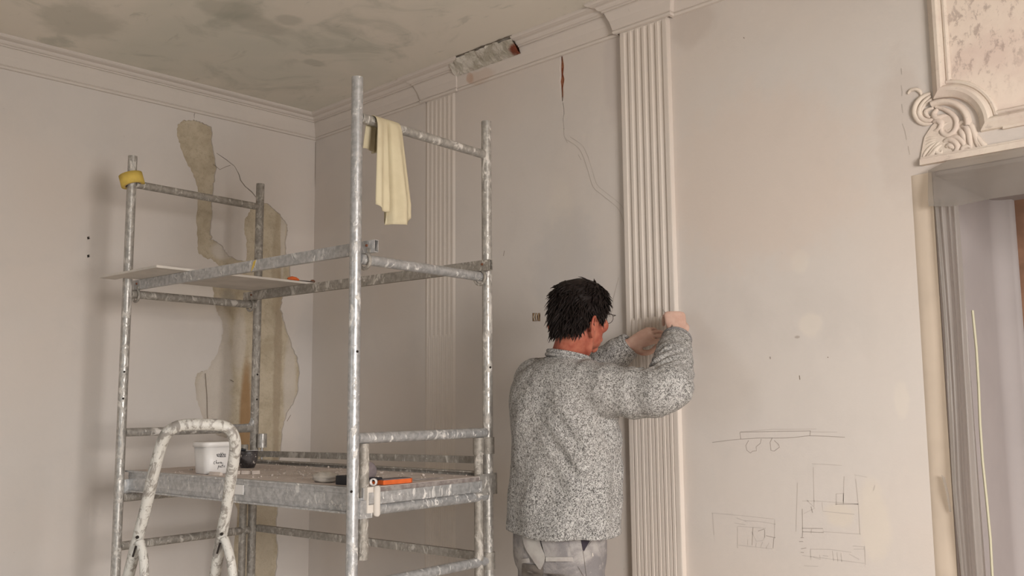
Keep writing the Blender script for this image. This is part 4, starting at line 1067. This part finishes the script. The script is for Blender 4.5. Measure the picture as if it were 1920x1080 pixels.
sleeve([shR+Vector((-.10, .01, .0)), shR+Vector((-.01, 0, -.01)), shR.lerp(elR, .55)+Vector((0, 0, -.014)), elR+Vector((.004, -.004, .004)), elR.lerp(wrR, .35)+Vector((.006, 0, 0)), elR.lerp(wrR, .70), wrR-dR*.036], [.095, .094, .085, .078, .070, .061, .053], 1)
sleeve([shL+Vector((.08, 0, 0)), shL, shL.lerp(elL, .5), elL, elL.lerp(wrL, .5), wrL-dL_*.004], [.09, .086, .078, .070, .062, .050], -1)
local(b); sw = b.build('sweater', M_wool, man, fix=False); remesh(sw, .0055, 5, .5)
# folds by displacement along normals
me = sw.data
me.update()
NN = [v.normal.copy() for v in me.vertices]
for v in me.vertices:
    p = v.co+PO; nz_ = NN[v.index]
    d_ = .0045*hnoise(p.x*9, p.z*6, p.y*9)+.002*hnoise(p.x*26, p.z*18, p.y*26)
    # creases at the inside of the bent elbow
    el = elR+Vector((-.05, .05, .055)); g = math.exp(-((p-el).length/.075)**2)
    d_ += g*.010*math.sin((p-el).dot(Vector((.55, .1, -.83)))*260)
    # drag folds from armpit to the waist
    g2 = math.exp(-(((p.x-2.33)/.09)**2+((p.z-1.25)/.14)**2)); d_ += g2*.006*math.sin((p.x*.8+p.z*.6)*95)
    v.co += nz_*d_
me.update()
# collar rolls, cuffs, hem rib
def ringtube(c, a, d, r, name, mat, tilt=None, wob=0, seg=40):
    m = MB(); pts = ell((0, 0, 0), a, d, seg, p=2.1); 
    if tilt is not None: pts = [tilt @ p for p in pts]
    pts = [Vector(c)+p for p in pts]; pts.append(pts[0]); pts.append(pts[1]); m.tube(pts, r, 10, cap=False); local(m); return m.build(name, mat, man, fix=False)
tl = Matrix.Rotation(-.16, 3, 'X') @ Matrix.Rotation(.13, 3, 'Y')
ringtube((2.205, -.425, 1.566), .074, .068, .0078, 'collar', M_wool, tl)
ringtube((2.205, -.425, 1.553), .080, .073, .0070, 'collar', M_wool, tl)
def frame_from(d): 
    d = d.normalized(); a = d.orthogonal().normalized(); return Matrix((a, d.cross(a), d)).transposed()
cu = ringtube(wrR-dR*.030, .048, .048, .0065, 'cuff', simple('dark_cuff_rib', (.14, .13, .13, 1), .95, dark=(.25, .24, .23, 1), scale=200), frame_from(dR)); cu['label'] = 'dark rolled inner edge of the sleeve'
ringtube(wrL-dL_*.0, .040, .040, .006, 'cuff', M_wool, frame_from(dL_))
# --- trousers
b = MB()
tr_ = [(1.02, .158, .112), (.97, .168, .122), (.92, .172, .128), (.87, .172, .128), (.83, .165, .120)]
b.loft([ell((2.155, -.432, z), a, d, 32, p=2.5) for z, a, d in tr_])
for s in (-1, 1):
    hp = Vector((2.155+s*.086, -.432, .86)); kn_ = Vector((2.160+s*.105, -.412, .48)); an = Vector((2.160+s*.118, -.445, .07))
    q = catmull([hp+Vector((-s*.01, 0, .03)), hp.lerp(kn_, .35), kn_, kn_.lerp(an, .5), an], 5); b.tube(q, [lerp(.098, .066, min(1, k/11))*(1+.03*math.sin(k*2.2)) for k in range(len(q))], 20)
local(b); tro = b.build('trousers', M_trous, man, fix=False); remesh(tro, .008, 6, .5)
NN = [v.normal.copy() for v in tro.data.vertices]
for v in tro.data.vertices:
    p = v.co.copy(); v.co += NN[v.index]*(.005*hnoise(p.x*10, p.y*10, p.z*7)+.0025*hnoise(p.x*28, p.y*28, p.z*16))
tro.data.update()
for s in (-1, 1):
    an = Vector((2.160+s*.118, -.445, .0)); m = MB()
    m.loft([ell(an+Vector((0, q, h_+.002)), a_, h_, 18, Vector((1, 0, 0)), Vector((0, 0, 1)), 3) for q, a_, h_ in ((-.085, .03, .03), (-.075, .042, .045), (-.02, .045, .05), (.06, .048, .036), (.14, .052, .026), (.19, .035, .018), (.20, .02, .012))]); local(m)
    m.build('shoe', M_shoe, man)
# pocket panels: cut pieces that lie on the cloth (points found on the trouser surface, 3 to 9 mm proud)
bpy.context.view_layer.update()
bv = bvh_of(tro)
def patch(name, poly, mat, off, thick, label=None, parent=tro, nsub=5):
    # grid-fill between left chain and right chain
    m = MB(); Lc_, Rc_ = poly; rows = []
    for a, c2 in zip(catmull([(x, y, 0) for x, y in Lc_], 4), catmull([(x, y, 0) for x, y in Rc_], 4)):
        row = []
        for k in range(nsub+1):
            q = a.lerp(c2, k/nsub); d = ray(q.x, q.y).normalized(); h = bv.ray_cast(CAM, d)
            if h[0] is None:
                hh = bv.find_nearest(CAM+d*3.2); h = hh
            nn3 = h[1] if h[1].dot(d) < 0 else -h[1]
            row.append((h[0]-d*off, nn3))
        rows.append(row)
    inv = man.matrix_world.inverted()
    top = [[inv @ (p-ray(960, 540).normalized()*thick) for p, n_ in r] for r in rows]; bot = [[inv @ (p) for p, n_ in r] for r in rows]
    m.grid(top); m.grid(bot)
    edge = lambda A, B: m.add(A+B, [(i, i+1, len(A)+i+1, len(A)+i) for i in range(len(A)-1)])
    edge(top[0], bot[0]); edge(top[-1], bot[-1]); edge([r[0] for r in top], [r[0] for r in bot]); edge([r[-1] for r in top], [r[-1] for r in bot])
    o = m.build(name, mat, man)
    if label: o['label'] = label
    return o
patch('holster_pocket', ([(977, 995), (984, 1025), (998, 1048), (1010, 1066)], [(1010, 1000), (1014, 1022), (1022, 1045), (1014, 1067)]), M_trousL, .004, .006, 'pale hanging pocket flap')
patch('holster_pocket', ([(1010, 998), (1016, 1020), (1022, 1042), (1024, 1050)], [(1062, 1003), (1066, 1022), (1072, 1042), (1075, 1050)]), M_trous, .003, .005)
patch('pocket_hem', ([(1023, 1044), (1023, 1052)], [(1074, 1044), (1075, 1052)]), M_trousL, .008, .004)
patch('dark_pocket', ([(979, 1056), (978, 1070), (978, 1090), (978, 1110)], [(1018, 1060), (1018, 1070), (1018, 1090), (1018, 1110)]), M_trousD, .002, .004)
patch('pocket_band', ([(977, 1048), (979, 1056)], [(992, 1046), (994, 1054)]), M_trousL, .007, .004)
patch('front_pocket', ([(1086, 1003), (1090, 1016), (1093, 1032)], [(1114, 1001), (1104, 1018), (1095, 1033)]), M_navy, .0015, .001, 'dark gaping front pocket')
surf_strokes(bv, [[(1093, 1033), (1096, 1055), (1099, 1080), (1100, 1100)], [(1094, 1034), (1106, 1018), (1117, 1000)], [(1022, 1052), (1040, 1053), (1075, 1052)], [(1062, 1005), (1070, 1040), (1085, 1065), (1100, 1090)], [(1010, 1002), (1014, 1025), (1022, 1048)]], .0016, 'seam', M_trousD, man, .0012)
surf_strokes(bv, [[(1110, 1037), (1111, 1043)]], .005, 'paint_fleck', M_board, man, .002)
# --- hair: scalp cap plus several hundred locks
def hairline(ph):   # ph: azimuth, 0 = face, PI = nape ; lowest z covered
    a = abs(((ph+PI) % (2*PI))-PI)
    pts = [(0, .082), (.5, .074), (.85, .050), (1.15, -.006), (1.30, -.034), (1.46, -.016), (1.62, -.012), (1.85, -.018), (1.95, -.045), (2.3, -.070), (3.2, -.078)]
    for (a0, z0), (a1, z1) in zip(pts, pts[1:]):
        if a <= a1: return lerp(z0, z1, (a-a0)/(a1-a0))
    return -.07
def skull(ph, z, off=0):
    P_ = prof
    for q0, q1 in zip(P_, P_[1:]):
        if q0[0] >= z >= q1[0]:
            t_ = (q0[0]-z)/(q0[0]-q1[0]); yf, yb, hw = [lerp(q0[i], q1[i], t_) for i in (1, 2, 3)]; break
    else: yf, yb, hw = P_[0][1:]
    if z < -.025: yb = min(yb, -.092+.1*(-.025-z)); hw = max(hw, .066)
    cy = (yf+yb)/2; ry = max((yf-yb)/2, .004)
    x = (hw+off)*math.sin(ph); y = cy+(ry+off)*math.cos(ph); return Vector((x, y, z))
hb_ = MB(); nphi = 48; nzz = 22; rings = []
for i in range(nzz+1):
    t_ = i/nzz; ring = []
    for k in range(nphi):
        ph = 2*PI*k/nphi; zl = hairline(ph); z = lerp(.111, zl, t_**.9); off = .012*(1 if t_ < .93 else (1-t_)/.07*1.0); p = skull(ph, z, off+.004*hnoise(ph*3, z*40)); 
        if z > .06: p.z += .014*min(1, (z-.06)/.04)+.006*max(0, 1-(p.x*p.x+p.y*p.y)/.0045)
        ring.append(H(p.x, p.y, p.z))
    rings.append(ring)
hb_.loft(rings); rnd = random.Random(11)
for i in range(1900):
    ph = rnd.uniform(0, 2*PI); zl = hairline(ph); t_ = rnd.random()**.75; z = lerp(.108, zl+.004, t_)
    p0 = skull(ph, z, .008); p0.z += (.008+.005*max(0, 1-(p0.x**2+p0.y**2)/.0045))*min(1, max(0, (z-.06)/.04)); e = .003; 
    out = Vector((math.sin(ph), math.cos(ph)*.9, .15+max(0, (z-.05))*14)).normalized()
    back = Vector((0, -1, -.15)); down = Vector((0, 0, -1)); side = Vector((rnd.uniform(-1, 1), rnd.uniform(-1, 1), rnd.uniform(-.4, .4)))
    a = abs(((ph+PI) % (2*PI))-PI)
    fl = back*(.9 if z > .04 else .35)+down*(.25 if z > .06 else 1.0)+side*.75
    if a < .9: fl = Vector((math.sin(ph)*.8+.3, .35, -.5))+side*.5      # fringe falls forward
    fl = (fl-out*fl.dot(out)*.9).normalized()
    L_ = rnd.uniform(.028, .052)*(.62 if (a < 2.1 and z < .03) else 1)
    lift = rnd.uniform(.10, .60)
    if a > 1.9 and -.02 < z < .07 and rnd.random() < .35: lift = .75; L_ *= 1.1
    pts = [p0]; p = p0.copy()
    for k in range(3):
        p = p+(fl+out*lift*(1-.25*k)+down*.12*k).normalized()*L_/3; pts.append(p)
    w = rnd.uniform(.0018, .0036)
    hb_.tube([H(*q) for q in pts], [w, w*.95, w*.65, w*.12], 5, cap=False)
local(hb_); hb_.build('hair', M_hair, man, fix=False)['kind'] = 'stuff'
# --- glasses
gm = MB()
for s in (-1, 1):
    c0 = Vector((s*.034, .122, .004)); pts = []
    for k in range(25):
        a = 2*PI*k/24; pts.append(H(c0.x+.0235*math.cos(a), c0.y-.003*abs(math.cos(a))*(1 if s*math.cos(a) > 0 else 0), c0.z+.0185*math.sin(a)))
    gm.tube(pts, .0011, 6, cap=False)
    gm.tube([H(s*.0575, .119, .010), H(s*.074, .112, .011), H(s*.078, .07, .009), H(s*.081, .01, .000), H(s*.085, -.012, -.012)], .0012, 6)
gm.tube([H(-.0105, .122, .008), H(0, .125, .011), H(.0105, .122, .008)], .0011, 6); local(gm)
g_ = gm.build('glasses', M_wire, man); g_['label'] = 'thin dark wire-rimmed glasses'
for s in (-1, 1):
    lm = MB(); lm.add([H(s*.034+.0232*math.cos(2*PI*k/24), .1215, .004+.0182*math.sin(2*PI*k/24)) for k in range(24)], [tuple(range(24))]); local(lm); lm.build('lens', M_lens, g_, fix=False)
# tool held between the hands
tl0 = onY(1252, 596, -.105); tl1 = onY(1241, 577, -.030)
tool = thing('modelling_tool', 'thin steel modelling tool held in the right hand against the pilaster', 'tool', tl0)
m = MB(); dd = (tl1-tl0); m.tube([-dd*.9, dd*.1, dd*.6, dd], [.0028, .0028, .0016, .0010], 8); m.build('rod', M_steel, tool)
